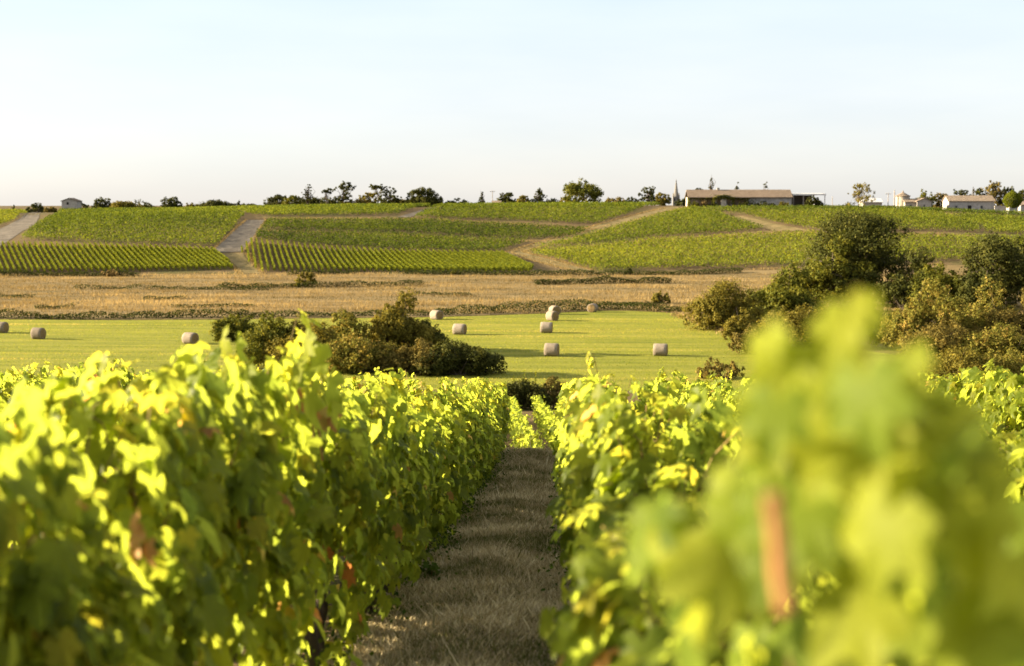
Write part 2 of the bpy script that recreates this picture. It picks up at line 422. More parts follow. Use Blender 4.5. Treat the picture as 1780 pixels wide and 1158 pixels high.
def edge_y(E, X): o = np.argsort(E[:, 0]); return np.interp(X, E[o, 0], E[o, 1])
n = 260000
Y = np.sqrt(rng.uniform(109**2, 187**2, n)); X = Y * rng.uniform(-.50, .17, n)
k = (Y < edge_y(field_B, X) - .3); X, Y = X[k], Y[k]
sw = fbm(X * .02 + 3, Y * .33, 5); sw2 = fbm(X * .09, Y * .13, 8)
mow = .5 + .5 * np.sin((Y + .06 * X) * 2 * np.pi / 4.6)
t_ = np.clip(-.02 + .8 * sw + .5 * (sw2 - .5) + .2 * (mow - .5) + rng.normal(0, .13, len(X)), 0, 1)
t_ = t_ + np.where(np.abs(((Y * .93 + X * .22) % 7.5) - 3.7) < .35, .22, 0) - np.where(np.abs(((Y + X * .9) % 31) - 9) < .3, .25, 0) + .6 * (fbm(X * .03, Y * .045, 77) - .5) + .3 * (fbm(X * .3, Y * .22, 79) - .5)
dry = (fbm(X * .035, Y * .75, 21) + rng.normal(0, .05, len(X)) > .62); t_ = np.where(dry, np.clip(t_ + .35, 0, 1), t_)
V, F, T = blades(X, Y, rng.uniform(.04, .12, len(X)) * (.7 + .6 * sw), rng.uniform(.05, .12, len(X)), t_, .5)
tag(obj('meadow_grass', mesh_np('meadow_grass', V, F, M['grass'], T)), 'short mown grass of the hay meadow', 'grass', kind='stuff')

n = 170000
Y = rng.uniform(184, 266, n); X = Y * rng.uniform(-.46, .36, n)
k = (Y > edge_y(dry_A, X)) & (Y < edge_y(dry_B, X) + 1); X, Y = X[k], Y[k]
sw = fbm(X * .05, Y * .26, 31); sw2 = fbm(X * .16, Y * .6, 35)
t_ = np.clip(.45 + 1.3 * (sw - .5) + 1.1 * (sw2 - .5) + rng.normal(0, .12, len(X)), 0.02, 1)
V, F, T = blades(X, Y, rng.uniform(.1, .5, len(X)) * (.2 + .8 * sw + .9 * sstep(.5, .72, sw2)), rng.uniform(.05, .14, len(X)), t_, .3)
tag(obj('dry_grass', mesh_np('dry_grass', V, F, M['straw'], T)), 'tan dry grass covering the valley field', 'grass', kind='stuff')

# dry fringe grass: field edge at the right, terrace banks on the hill
def strip_scatter(pts, d0, width, per_m, g):
    P = hits(pts, d0)[:, :2]; out = []
    for a, b in zip(P[:-1], P[1:]):
        L = np.linalg.norm(b - a); k = int(L * per_m); t = g.random((k, 1)); out.append(a + (b - a) * t + g.normal(0, width, (k, 2)) * [.5, 1])
    return np.concatenate(out)
g = np.random.default_rng(5); PF = []
for pts, d0, w_, pm in [([(1185, 548), (1230, 562), (1290, 585)], 110, 1.6, 120), ([(0, 548), (420, 547)], 150, .5, 14),
                        ([(462, 380), (740, 381), (900, 390), (1035, 399)], 230, 1.3, 26), ([(450, 402), (700, 409), (930, 420)], 230, 1.3, 22),
                        ([(915, 437), (1130, 418), (1330, 407), (1420, 404)], 230, 1.2, 30), ([(20, 426), (200, 430), (372, 436)], 230, .8, 18), ([(366, 440), (392, 415), (428, 383)], 230, .4, 14), ([(424, 438), (440, 418), (463, 383)], 230, .4, 14),
                        ([(372, 442), (395, 456), (420, 476)], 230, .7, 20), ([(432, 440), (458, 476)], 230, .7, 20), ([(1012, 474), (940, 457), (872, 441), (935, 422), (1040, 391), (1158, 362)], 230, .5, 18), ([(1030, 470), (965, 453), (908, 438), (972, 421), (1082, 391), (1196, 361)], 230, .6, 22),
                        ([(990, 464), (925, 449), (888, 440), (950, 421), (1060, 391)], 230, .3, 10),
                        ([(1300, 469), (1640, 460)], 230, 1.0, 20), ([(1585, 369), (1680, 374), (1790, 383)], 230, 1.3, 30), ([(1530, 408), (1640, 409), (1700, 412)], 230, .9, 20)]:
    PF.append(strip_scatter(pts, d0, w_, pm, g))
PF = np.concatenate(PF); k = len(PF)
V, F, T = blades(PF[:, 0], PF[:, 1], g.uniform(.15, .55, k), g.uniform(.06, .16, k), np.clip(g.normal(.6, .2, k), 0.1, 1), .3, g)
tag(obj('bank_grass', mesh_np('bank_grass', V, F, M['straw'], T)), 'pale dry grass along field edges and hillside banks', 'grass', kind='stuff')

# lane grass
n = 150000
Y = np.concatenate([rng.uniform(5.5, 18, int(n * .62)), rng.uniform(18, 36.2, n - int(n * .62))]); X = rng.uniform(-1.75, .35, n)
pt = fbm(X * 1.1, Y * .9, 51)
t_ = np.clip(.42 + 1.7 * (pt - .5) + rng.normal(0, .28, n), 0, 1)
h = rng.uniform(.015, .065, n) * (.5 + 1.0 * pt) * (1 + .8 * sstep(15, 34, Y)); h[rng.random(n) < .015] *= 2.6
V, F, T = blades(X, Y, h, rng.uniform(.008, .024, n) * (1 + .6 * sstep(12, 34, Y)), t_, .9, zoff=.035)
tag(obj('lane_grass', mesh_np('lane_grass', V, F, M['litter'], T)), 'short dead brown grass carpeting the lane', 'grass', kind='stuff')

# ------------------------------------------------------------------ undergrowth (stuff)
def leaf_clumps(P, size, mat_tint, g, up=.3, tpl=QL):
    n = len(P); N = norm(rdir(n, g) + [0, 0, up]); T = rdir(n, g) + [0, 0, .4]
    V, F, L = place(tpl, P, N, T, size); return V, F, np.repeat(mat_tint, L)

g = np.random.default_rng(12)
# weeds under the vine rows
n = 42000
row = g.choice([-1.4, -1.5, -1.6, -1.8, .2, .35, -4.1, 2.6], n); Y = g.uniform(4, 36, n); X = row + g.normal(0, .16, n)
dens = fbm(X * .8, Y * .7, 61); k = dens + g.normal(0, .1, n) > .47; X, Y = X[k], Y[k]; dens = dens[k]
P = np.stack([X, Y, Z(X, Y) + g.random(len(X)) ** 1.5 * (.1 + .6 * dens)], 1)
V, F, T = leaf_clumps(P, g.uniform(.018, .05, len(P)), np.clip(g.normal(.45, .25, len(P)), 0, 1), g, .8)
tag(obj('weeds', mesh_np('weeds', V, F, M['weed'], T)), 'low green weeds at the foot of the vine rows', 'weeds', kind='stuff')

def scrub(name, lines, mat, label, size, seed):
    g = np.random.default_rng(seed); PP = []
    for pts, d0, wid, hgt, pm in lines:
        Q = strip_scatter(pts, d0, wid, pm, g); bump = fbm(Q[:, 0] * .35, Q[:, 1] * .1, seed)
        z = Z(Q[:, 0], Q[:, 1]) + g.random(len(Q)) ** .8 * hgt * (.25 + 1.3 * bump); PP.append(np.column_stack([Q, z]))
    P = np.concatenate(PP)
    V, F, T = leaf_clumps(P, g.uniform(.6, 1.2, len(P)) * size, np.clip(g.normal(.45, .25, len(P)), 0, 1), g)
    return tag(obj(name, mesh_np(name, V, F, mat, T)), label, 'undergrowth', kind='stuff')
scrub('undergrowth', [([(-40, 553), (120, 555), (330, 553), (430, 552)], 150, .7, 1.0, 130), ([(420, 552), (640, 550), (760, 549)], 150, .7, .9, 110),
                      ([(750, 549), (960, 541), (1060, 538), (1190, 543)], 150, .8, 1.2, 130)], M['scrub'], 'green scrub along the ditch between meadow and dry field', .2, 71)
scrub('undergrowth', [([(-40, 480), (60, 480), (240, 481)], 225, 0.56, 0.98, 175), ([(130, 504), (200, 503), (470, 505)], 190, 0.40, 0.72, 69), ([(380, 502), (560, 500), (735, 497)], 190, 0.40, 0.89, 117),
                      ([(930, 496), (1050, 493), (1165, 493)], 190, 0.40, 1.16, 195), ([(700, 477), (950, 479), (1180, 478), (1290, 474)], 225, 0.64, 0.89, 156),
                      ([(250, 522), (320, 520)], 190, 0.40, 0.72, 78), ([(60, 538), (130, 537)], 180, 0.40, 0.72, 78), ([(980, 528), (1160, 533)], 180, 0.40, 0.63, 69), ([(720, 512), (820, 515)], 180, 0.40, 0.54, 58), ([(500, 479), (620, 476)], 225, 0.56, 0.81, 136), ([(0, 517), (60, 519)], 180, 0.40, 0.63, 58), ([(300, 536), (440, 533)], 180, 0.40, 0.54, 58)],
      M['scrub'], 'dark green weed strips crossing the dry field', .19, 72)

# ------------------------------------------------------------------ trees and shrubs
def crown_mesh(name, blobs, n, size, mat, seed, surf=.62, up=.25, flat=1.0, gap=.0):
    """blobs: (cx,cy,cz,rx,ry,rz) in metres; leaf sprays gathered into clumps through the volume"""
    n = int(n * 2.2)
    g = np.random.default_rng(seed); B = np.array(blobs, float)
    vol = B[:, 3] * B[:, 4] * B[:, 5]; vol = vol ** .75; pr = vol / vol.sum()
    nc = max(12, n // 22)
    bi = g.choice(len(B), nc, p=pr); d = rdir(nc, g); r = surf + (1 - surf) * g.random(nc) ** .6; r = np.where(g.random(nc) < .25, g.random(nc) ** .5 * .8, r)
    C = B[bi, :3] + d * B[bi, 3:] * r[:, None]
    cs = g.uniform(.5, 1.4, nc) * np.cbrt(vol.sum() / len(B)) ** 1.0
    base = np.cbrt((B[:, 3] * B[:, 4] * B[:, 5])).mean()
    cs = g.uniform(.16, .40, nc) * base
    ct = g.normal(.5, .2, nc)
    ci = g.integers(0, nc, n); off = rdir(n, g) * (g.random(n) ** .45 * cs[ci])[:, None] * [1, 1, flat]
    P = C[ci] + off; zmin = (B[:, 2] - B[:, 5]).min()
    P[:, 2] = np.maximum(P[:, 2], .02)
    out = norm(off + 1e-6) * .6 + norm(d[ci]) * .5 + rdir(n, g) * .7 + [0, 0, up]
    V, F, L = place(QL, P, out, rdir(n, g) + [0, 0, .2], size * g.uniform(.5, 1.25, n))
    T = np.clip(ct[ci] + g.normal(0, .16, n), 0, 1)
    return mesh_np(name, V, F, mat, np.repeat(T, L))

def limbs(blobs, H, r0, seed, base_z=0.0, n=6, stems=1, spread=.2):
    g = np.random.default_rng(seed); mb = MB()
    top = max(b[2] for b in blobs)
    if stems == 1:
        pts = [np.array([0, 0, -.15])]; hz = min(top, H * .55)
        for i in range(1, 6): pts.append(np.array([g.normal(0, .03 * H), g.normal(0, .03 * H), hz * i / 5]))
        mb.tube(pts, [r0 * (1.25 if i == 0 else 1 - .12 * i) for i in range(6)], 8, seed, .25)
        roots = pts[2:]
    else:
        roots = [np.array([g.normal(0, spread), g.normal(0, spread), -.1]) for _ in range(stems)]
    for b in blobs:
        for _ in range(2 if stems == 1 else 3):
            s = roots[g.integers(len(roots))]; e = np.array(b[:3]) + g.normal(size=3) * np.array(b[3:]) * .5
            if e[2] < .3: e[2] = .3
            m = (s + e) / 2 + g.normal(size=3) * .06 * H + [0, 0, .05 * H]; rr = r0 * (.42 if stems == 1 else .5)
            mb.tube([s, m, e], [rr, rr * .6, rr * .18], 5, 1, .2)
    return mb

def make_tree(name, base, blobs, H, n, size, mat, label, cat, seed, r0=.15, group=None, stems=1, tint=None, **kw):
    t = thing(name, base, label, cat, group)
    limbs(blobs, H, r0, seed, stems=stems, spread=H * .12).build('trunk' if stems == 1 else 'stems', M['bark'], t)
    obj('crown' if stems == 1 else 'foliage', crown_mesh('crown', blobs, n, size, M[mat], seed, **kw), t)
    return t

def blob_round(W, H, seed, k=11, low=.06, tall=1.0):
    g = np.random.default_rng(seed); out = [(0, 0, H * (.46 + low / 2), W * .40, W * .36, H * .43), (0, 0, H * .28, W * .42, W * .38, H * .26)]
    for i in range(k):
        a = 2 * math.pi * i / k + g.normal(0, .3); rr = g.uniform(.26, .46) * W * .8; z = g.uniform(low + .1, .86) * H
        s = g.uniform(.13, .24)
        fall = 1 - max(0, (z / H - .6)) * 1.2
        out.append((rr * fall * math.cos(a), rr * fall * math.sin(a), z, W * s, W * s, min(H * .2, W * s * g.uniform(.75, 1.1))))
    out.append((g.normal(0, .06) * W, 0, H * .83, W * .2, W * .2, H * .16))
    return out
def blob_bush(W, H, seed, k=8):
    g = np.random.default_rng(seed); out = []
    for i in range(k):
        x = (i + .5) / k - .5 + g.normal(0, .04); hh = H * (.55 + .45 * math.cos(x * 2.4) ** 2) * g.uniform(.75, 1.0)
        out.append((x * W * .84, g.normal(0, .12) * W, hh * .5, W * .19, W * .22, hh * .52))
    return out
def blob_umbrella(W, H, seed):
    g = np.random.default_rng(seed); out = []
    for i in range(9):
        a = g.uniform(0, 2 * math.pi); rr = g.uniform(.05, .38) * W
        out.append((rr * math.cos(a), rr * math.sin(a), H * g.uniform(.78, .93), W * .21, W * .21, H * .085))
    return out
def blob_cedar(W, H, seed):
    g = np.random.default_rng(seed); out = []
    for i, z in enumerate(np.linspace(.38, .97, 7)):
        w = W * (1.05 - .75 * (z - .38) / .6)
        for k in range(3):
            a = g.uniform(0, 2 * math.pi); rr = w * g.uniform(.12, .32)
            out.append((rr * math.cos(a), rr * math.sin(a), z * H, w * .26, w * .26, H * .042))
    return out
def blob_ragged(W, H, seed):
    g = np.random.default_rng(seed); out = []
    for i in range(24):
        a = g.uniform(0, 2 * math.pi); z = g.uniform(.1, .95); rr = W * g.uniform(.08, .42) * (1.2 - .7 * z)
        sz = g.uniform(.10, .19); out.append((rr * math.cos(a), rr * math.sin(a), z * H, W * sz * 1.2, W * sz * 1.2, min(W * sz * .8, H * .14)))
    return out
def blob_conifer(W, H, seed):
    g = np.random.default_rng(seed); out = []
    for i, z in enumerate(np.linspace(.1, .98, 10)):
        w = W * (1 - z) ** .9 * g.uniform(.8, 1.15) + W * .06
        out.append((g.normal(0, .05) * W, g.normal(0, .05) * W, z * H, w * .5, w * .5, H * .05))
    return out
def blob_thicket(W, H, seed):
    g = np.random.default_rng(seed); out = []
    for i in range(16):
        x = g.uniform(-.42, .42); hh = H * (1 - 1.1 * abs(x - .12)) * g.uniform(.55, 1.0); out.append((x * W, g.normal(0, .16) * W, hh * g.uniform(.35, .82), W * .13, W * .15, hh * .24))
    out.append((.12 * W, 0, H * .8, W * .13, W * .13, H * .19)); out.append((0, 0, H * .3, W * .38, W * .3, H * .3))
    return out
def blob_column(W, H, seed): return [(0, 0, H * z, W * .5, W * .5, H * .2) for z in (.2, .4, .6, .78)]
SH = dict(round=blob_round, bush=blob_bush, umbrella=blob_umbrella, cedar=blob_cedar, ragged=blob_ragged, conifer=blob_conifer, column=blob_column, thicket=blob_thicket)

SKYLINE = 'trees and bushes along the skyline'
# kind, centre x, width, top y (photo pixels), distance, foliage, name, label
sky_trees = [
 ('conifer', 24, 9, 357, 470, 'dark', 'conifer_tree', 'tiny dark conifer at the far left of the skyline'),
 ('bush', 62, 22, 353, 455, 'dark', 'bush', 'small dark bush left of the little cabin, above the grey track'),
 ('bush', 88, 14, 360, 450, 'brown', 'bush', 'low brownish bush just left of the little cabin'),
 ('bush', 143, 12, 351, 450, 'dark', 'bush', 'small dark bush just right of the little cabin'),
 ('round', 176, 30, 343, 470, 'dark', 'broadleaf_tree', 'dark leafy tree, first sizeable one right of the little cabin'),
 ('bush', 214, 40, 349, 480, 'olive', 'bush', 'wide olive bush right of the dark tree near the cabin'),
 ('bush', 246, 34, 349, 485, 'dark', 'bush', 'dark low bush with a higher right end, left of the domed tree'),
 ('round', 295, 36, 343, 475, 'dark', 'broadleaf_tree', 'dark domed tree standing alone on the left skyline'),
 ('bush', 331, 14, 352, 470, 'olive', 'bush', 'little olive bush right of the domed tree'),
 ('bush', 375, 46, 349, 490, 'dark', 'bush', 'long low dark bush left of a tiny conifer'),
 ('conifer', 415, 11, 346, 480, 'dark', 'conifer_tree', 'tiny conifer rising from the low hedge on the left skyline'),
 ('bush', 438, 44, 356, 500, 'dark', 'bush', 'flat low bush between the tiny conifer and the tree belt'),
 ('round', 480, 44, 340, 490, 'dark', 'broadleaf_tree', 'dark tree at the left end of the tree belt'),
 ('round', 512, 34, 340, 470, 'green', 'broadleaf_tree', 'dome shaped green tree left of the tall cedar'),
 ('cedar', 535, 26, 321, 480, 'dark', 'cedar_tree', 'tall cedar with flat layered branches in the tree belt'),
 ('bush', 556, 46, 342, 490, 'dark', 'bush', 'dark bush under the small umbrella pine'),
 ('umbrella', 567, 20, 327, 475, 'dark', 'umbrella_pine', 'small umbrella pine with bare stem right of the cedar'),
 ('ragged', 597, 40, 318, 480, 'dark', 'broadleaf_tree', 'tall ragged tree with open branches mid tree belt'),
 ('bush', 622, 30, 345, 478, 'brown', 'bush', 'brownish bush between the ragged tree and the wide umbrella pine'),
 ('round', 640, 30, 333, 490, 'olive', 'broadleaf_tree', 'olive tree behind the left side of the wide umbrella pine'),
 ('umbrella', 657, 32, 319, 475, 'dark', 'umbrella_pine', 'wide flat topped umbrella pine, highest of the tree belt'),
 ('ragged', 676, 42, 326, 472, 'dark', 'broadleaf_tree', 'spreading dark tree on the right of the wide umbrella pine'),
 ('bush', 706, 40, 345, 480, 'olive', 'bush', 'olive bush between the umbrella pine and the domed dark tree'),
 ('round', 739, 52, 326, 470, 'dark', 'broadleaf_tree', 'large domed dark tree at the right end of the tree belt'),
 ('column', 766, 6, 341, 468, 'dark', 'columnar_tree', 'narrow dark column of foliage beside the large domed tree'),
 ('bush', 795, 30, 346, 470, 'dark', 'bush', 'rounded dark bush left of the slim conifer'),
 ('conifer', 838, 12, 331, 470, 'dark', 'conifer_tree', 'slim dark conifer left of the wooden utility pole'),
 ('round', 882, 30, 334, 475, 'dark', 'broadleaf_tree', 'dark tree right of the wooden utility pole'),
 ('round', 909, 22, 339, 480, 'olive', 'broadleaf_tree', 'small olive tree between two darker skyline trees'),
 ('ragged', 936, 26, 328, 475, 'dark', 'broadleaf_tree', 'upright dark tree left of the big round tree'),
 ('bush', 962, 26, 345, 475, 'dark', 'bush', 'low dark bush left of the big round tree'),
 ('round', 1013, 62, 310, 465, 'green', 'broadleaf_tree', 'big round green tree, largest on the open crest'),
 ('bush', 984, 18, 341, 470, 'olive', 'bush', 'olive bush against the left foot of the big round tree'),
 ('bush', 1070, 30, 343, 480, 'brown', 'bush', 'thin brownish bush right of the big round tree'),
 ('bush', 1098, 18, 342, 475, 'dark', 'bush', 'small dark peaked bush left of the pair near the spire'),
 ('ragged', 1126, 32, 325, 480, 'dark', 'broadleaf_tree', 'dark open crowned tree left of the church spire'),
 ('round', 1152, 26, 332, 485, 'olive', 'broadleaf_tree', 'olive tree next to the church spire'),
 ('bush', 1190, 18, 344, 470, 'dark', 'bush', 'dark bush between the church spire and the barn'),
 ('conifer', 1237, 16, 302, 470, 'dark', 'conifer_tree', 'tall slim conifer behind the left half of the barn roof'),
 ('conifer', 1282, 14, 318, 475, 'dark', 'conifer_tree', 'thin small conifer behind the middle of the barn roof'),
 ('conifer', 1331, 16, 315, 470, 'dark', 'conifer_tree', 'dark conifer behind the right half of the barn roof'),
 ('round', 1218, 20, 326, 480, 'dark', 'broadleaf_tree', 'round treetop showing over the left end of the barn roof'),
 ('bush', 1414, 16, 340, 418, 'dark', 'bush', 'dark bush under the end of the open shed roof'),
 ('round', 1610, 26, 328, 470, 'green', 'broadleaf_tree', 'green tree behind the house with the pale gable'),
 ('round', 1638, 26, 334, 472, 'brown', 'broadleaf_tree', 'brown tree left of the long tiled farmhouse'),
 ('round', 1672, 32, 328, 480, 'dark', 'broadleaf_tree', 'dark green tree behind the left part of the long farmhouse'),
 ('conifer', 1693, 12, 322, 485, 'dark', 'conifer_tree', 'slim conifer behind the long farmhouse roof'),
 ('round', 1728, 34, 314, 478, 'brown', 'broadleaf_tree', 'tall brown topped tree behind the long farmhouse'),
 ('round', 1705, 24, 326, 482, 'dark', 'broadleaf_tree', 'dark tree left of the tall brown topped tree'),
 ('round', 1750, 30, 324, 480, 'dark', 'broadleaf_tree', 'dark tree behind the ivy covered tower'),
 ('round', 1778, 26, 325, 470, 'dark', 'broadleaf_tree', 'dark tree cut by the right edge behind the ivy tower'),
]
for i, (kd, px, w, yt, d, mt, nm, lab) in enumerate(sky_trees):
    if kd == 'bush': yt -= 2; w *= 1.3
    top = at(px, yt, d); zb = float(Z(top[0], d)); H = top[2] - zb; W = w * 1.28 * d / FPX
    blobs = SH[kd](W, H, 100 + i)
    nn = {'round': 1800, 'bush': 1100, 'umbrella': 700, 'cedar': 800, 'ragged': 1300, 'conifer': 1000, 'column': 400}[kd]
    if w > 50: nn = 3600
    make_tree(nm, (top[0], d, zb), blobs, H, nn, .34 + .010 * W if kd != 'conifer' else .3, mt, lab, 'bush' if kd == 'bush' else 'tree', 100 + i,
              r0=.05 + .02 * H, group=SKYLINE, stems=4 if kd == 'bush' else 1, flat=.45 if kd in ('umbrella', 'cedar') else .85)

def px_shrub(kd, px, w, yt, yb, n, size, mat, nm, lab, cat, seed, group=None, d=None, r0=.07, stems=5, **kw):
    b = hit(px, yb, 100) if d is None else None
    if d is None: d = b[1]
    top = at(px, yt, d); zb = float(Z(top[0], d)); H = top[2] - zb; W = w * d / FPX
    return make_tree(nm, (top[0], d, zb), SH[kd](W, H, seed), H, n, size, mat, lab, cat, seed, r0=r0, group=group, stems=stems, **kw)

GB = 'shrubs in the thicket at the middle of the meadow'
px_shrub('bush', 412, 88, 538, 592, 3400, .22, 'green', 'shrub', 'dark green shrub at the left end of the meadow thicket', 'shrub', 201, GB)
px_shrub('bush', 474, 118, 534, 640, 6500, .20, 'green', 'shrub', 'tall leafy green shrub with bare stems near the left of the thicket', 'shrub', 202, GB)
px_shrub('thicket', 580, 150, 538, 616, 6000, .21, 'russet', 'shrub', 'broad russet brown shrub in the middle of the meadow thicket', 'shrub', 203, GB)
px_shrub('thicket', 688, 150, 500, 612, 9000, .21, 'olive', 'small_tree', 'tallest olive green tree of the meadow thicket, with a high right side', 'tree', 204, GB, r0=.1)
px_shrub('bush', 738, 76, 556, 608, 3200, .21, 'dark', 'shrub', 'dark green shrub right of the tallest thicket tree', 'shrub', 205, GB)
px_shrub('bush', 622, 170, 580, 648, 6800, .19, 'russet', 'shrub', 'reddish brown bramble in front of the tallest thicket tree', 'shrub', 206, GB)
px_shrub('bush', 725, 120, 586, 650, 5200, .19, 'brown', 'shrub', 'brownish low shrub in the front row of the thicket', 'shrub', 207, GB)
px_shrub('bush', 800, 134, 588, 652, 6200, .18, 'dark', 'shrub', 'low dark shrub with lit top at the right end of the thicket', 'shrub', 208, GB)
px_shrub('bush', 535, 130, 543, 640, 5600, .19, 'olive', 'shrub', 'olive shrub between the tall green shrub and the reddish bramble', 'shrub', 209, GB)

GR = 'trees and shrubs on the right of the meadow'
px_shrub('bush', 1258, 124, 476, 572, 6500, .23, 'olive', 'shrub', 'rounded olive shrub at the right end of the dry field', 'shrub', 211, GR)
px_shrub('thicket', 1360, 190, 455, 560, 9000, .27, 'green', 'shrub', 'wide dark green shrub left of the tall loose tree', 'shrub', 212, GR)
px_shrub('ragged', 1505, 250, 372, 540, 20000, .29, 'dark', 'broadleaf_tree', 'tall loose green tree with open branches, highest on the valley floor', 'tree', 213, GR, stems=1, r0=.26, d=205)
px_shrub('thicket', 1445, 160, 400, 545, 9000, .30, 'green', 'broadleaf_tree', 'green tree filling the left side of the tall loose tree', 'tree', 214, GR, stems=1, r0=.18, d=200)
px_shrub('thicket', 1580, 170, 428, 545, 8000, .30, 'dark', 'shrub', 'dark shaded shrub between the tall loose tree and the round dark tree', 'shrub', 215, GR, d=195)
px_shrub('round', 1726, 140, 402, 545, 12000, .28, 'dark', 'broadleaf_tree', 'round dense tree with a lit left side near the right edge', 'tree', 216, GR, stems=1, r0=.24, d=190)
px_shrub('round', 1800, 110, 410, 540, 5000, .30, 'dark', 'broadleaf_tree', 'dark green tree cut by the right edge', 'tree', 217, GR, stems=1, r0=.2, d=196)
px_shrub('thicket', 1600, 190, 482, 645, 9500, .20, 'russet', 'shrub', 'big russet shrub right of the blurred near vine', 'shrub', 218, GR, d=140)
px_shrub('thicket', 1700, 190, 482, 645, 9500, .20, 'russet', 'shrub', 'big russet shrub below the round dense tree', 'shrub', 219, GR, d=145)
px_shrub('thicket', 1770, 150, 498, 645, 7000, .20, 'brown', 'shrub', 'brown shrub at the right edge above the far vines', 'shrub', 220, GR, d=138)
px_shrub('bush', 1640, 150, 540, 655, 6500, .18, 'brown', 'shrub', 'lower front russet shrub rising behind the right vine tops', 'shrub', 221, GR, d=126)
px_shrub('bush', 1740, 140, 552, 655, 6500, .18, 'russet', 'shrub', 'front russet green shrub near the right edge', 'shrub', 222, GR, d=124)
px_shrub('thicket', 1330, 130, 540, 645, 5600, .19, 'brown', 'shrub', 'dark brown shrub at the right border of the meadow', 'shrub', 223, GR, d=135)
px_shrub('bush', 1252, 80, 622, 672, 800, .2, 'brown', 'shrub', 'small sparse brown shrub behind the right vine row', 'shrub', 224, GR, d=116)
px_shrub('bush', 1470, 180, 520, 600, 6000, .25, 'dark', 'shrub', 'dark shrub hidden behind the blurred near vine', 'shrub', 226, GR, d=165)
px_shrub('bush', 1640, 120, 446, 540, 4600, .27, 'green', 'shrub', 'green shrub closing the gap beside the round dense tree', 'shrub', 227, GR, d=192)
px_shrub('bush', 1395, 150, 520, 640, 6000, .2, 'olive', 'shrub', 'olive shrub left of and behind the blurred near vine', 'shrub', 228, GR, d=142)
px_shrub('bush', 1292, 70, 538, 592, 2400, .2, 'olive', 'shrub', 'small olive shrub at the dry right border of the meadow', 'shrub', 229, GR)
px_shrub('bush', 1660, 150, 592, 690, 5200, .15, 'olive', 'shrub', 'low olive shrub just behind the second vine row on the right', 'shrub', 244, GR, d=112)
px_shrub('bush', 1765, 130, 596, 690, 4600, .15, 'russet', 'shrub', 'low russet shrub by the right edge just behind the vines', 'shrub', 245, GR, d=113)
px_shrub('bush', 530, 42, 467, 499, 900, .28, 'olive', 'shrub', 'lone olive shrub in the left part of the dry field', 'shrub', 231)
px_shrub('bush', 1149, 34, 504, 528, 800, .25, 'olive', 'shrub', 'lone olive shrub in the right part of the dry field', 'shrub', 232)
px_shrub('bush', 1093, 14, 463, 478, 300, .28, 'dark', 'shrub', 'small dark shrub at the lower edge of the bright vineyard block', 'shrub', 233)
px_shrub('bush', 192, 40, 468, 481, 700, .26, 'tan', 'shrub', 'tan mound of dry growth below the left striped vines', 'shrub', 234)
px_shrub('bush', 790, 26, 470, 478, 300, .24, 'green', 'shrub', 'low green shrub under the middle of the striped block', 'shrub', 235)
px_shrub('ragged', 1493, 58, 319, 363, 1300, .3, 'olive', 'pine_tree', 'open crowned pine on the crest above the tall loose tree', 'tree', 236, None, d=425, stems=1, r0=.16)

# scrub hedge between the lower block and the meadow, with tall weeds
px_shrub('bush', 905, 100, 652, 720, 5600, .12, 'dark', 'hedge_shrub', 'dark bramble hedge at the end of the lower vine rows', 'shrub', 241, None, d=94, r0=.03)
px_shrub('bush', 965, 80, 650, 720, 3600, .12, 'brown', 'hedge_shrub', 'brownish bramble behind the end of the right vine row', 'shrub', 242, None, d=95, r0=.03)
px_shrub('bush', 840, 90, 658, 720, 3600, .12, 'dark', 'hedge_shrub', 'dark bramble behind the end of the left vine row', 'shrub', 243, None, d=94, r0=.03)
for k_, (px, yt, lab) in enumerate([(912, 642, 'tallest pale weed spike above the dark bramble hedge'), (931, 646, 'shorter thin weed spike right of the tallest one'), (893, 654, 'short weed spike left of the tallest one')]):
    d = 95; top = at(px, yt, d); zb = float(Z(top[0], d)); H = top[2] - zb
    t = thing('weed_stalk', (top[0], d, zb), lab, 'weed', 'weed spikes above the bramble hedge')
    mb = MB(); mb.tube([(0, 0, -.1), (.03, 0, H * .5), (.01, 0, H)], [.02, .015, .006], 5); mb.build('stem', M['shoot'], t)
    g = np.random.default_rng(400 + k_); z = g.uniform(.35, 1, 90) * H; P = np.stack([g.normal(0, .1, 90) * (1.2 - z / H), g.normal(0, .1, 90), z], 1)
    V, F, T = leaf_clumps(P, g.uniform(.05, .12, 90), g.uniform(.4, 1, 90), g); obj('leaves', mesh_np('leaves', V, F, M['hillvine2'], T), t)

# ------------------------------------------------------------------ hill vineyards
def clip_line(P0, D, poly):
    ts = []
    n = len(poly)
    for i in range(n):
        a, b = poly[i], poly[(i + 1) % n]; e = b - a
        det = D[0] * (-e[1]) + e[0] * D[1]
        if abs(det) < 1e-9: continue
        r = a - P0; t = (r[0] * (-e[1]) + e[0] * r[1]) / det; s = (D[0] * r[1] - D[1] * r[0]) / det
        if 0 <= s < 1: ts.append(t)
    return sorted(ts)

def row_leaves(A, B, per_m, hgt, wid, size, g, z0=.25, rag=.56):
    """leaf sprays along one vine row from A to B (world xy)"""
    L = np.linalg.norm(B - A); n = max(4, int(L * per_m)); t = g.random(n); D = (B - A) / L; Nn = np.array([-D[1], D[0]])
    vig = 1 - rag / 2 + rag * fbm(t * L * .9, np.full(n, A[0] * 3.1), 3)
    lat = g.normal(0, wid * .5, n) * (.7 + .5 * vig)
    P = A + (B - A) * t[:, None] + Nn * lat[:, None]
    z = Z(P[:, 0], P[:, 1]) + z0 + g.random(n) ** .8 * (hgt * vig - z0)
    return np.column_stack([P, z])

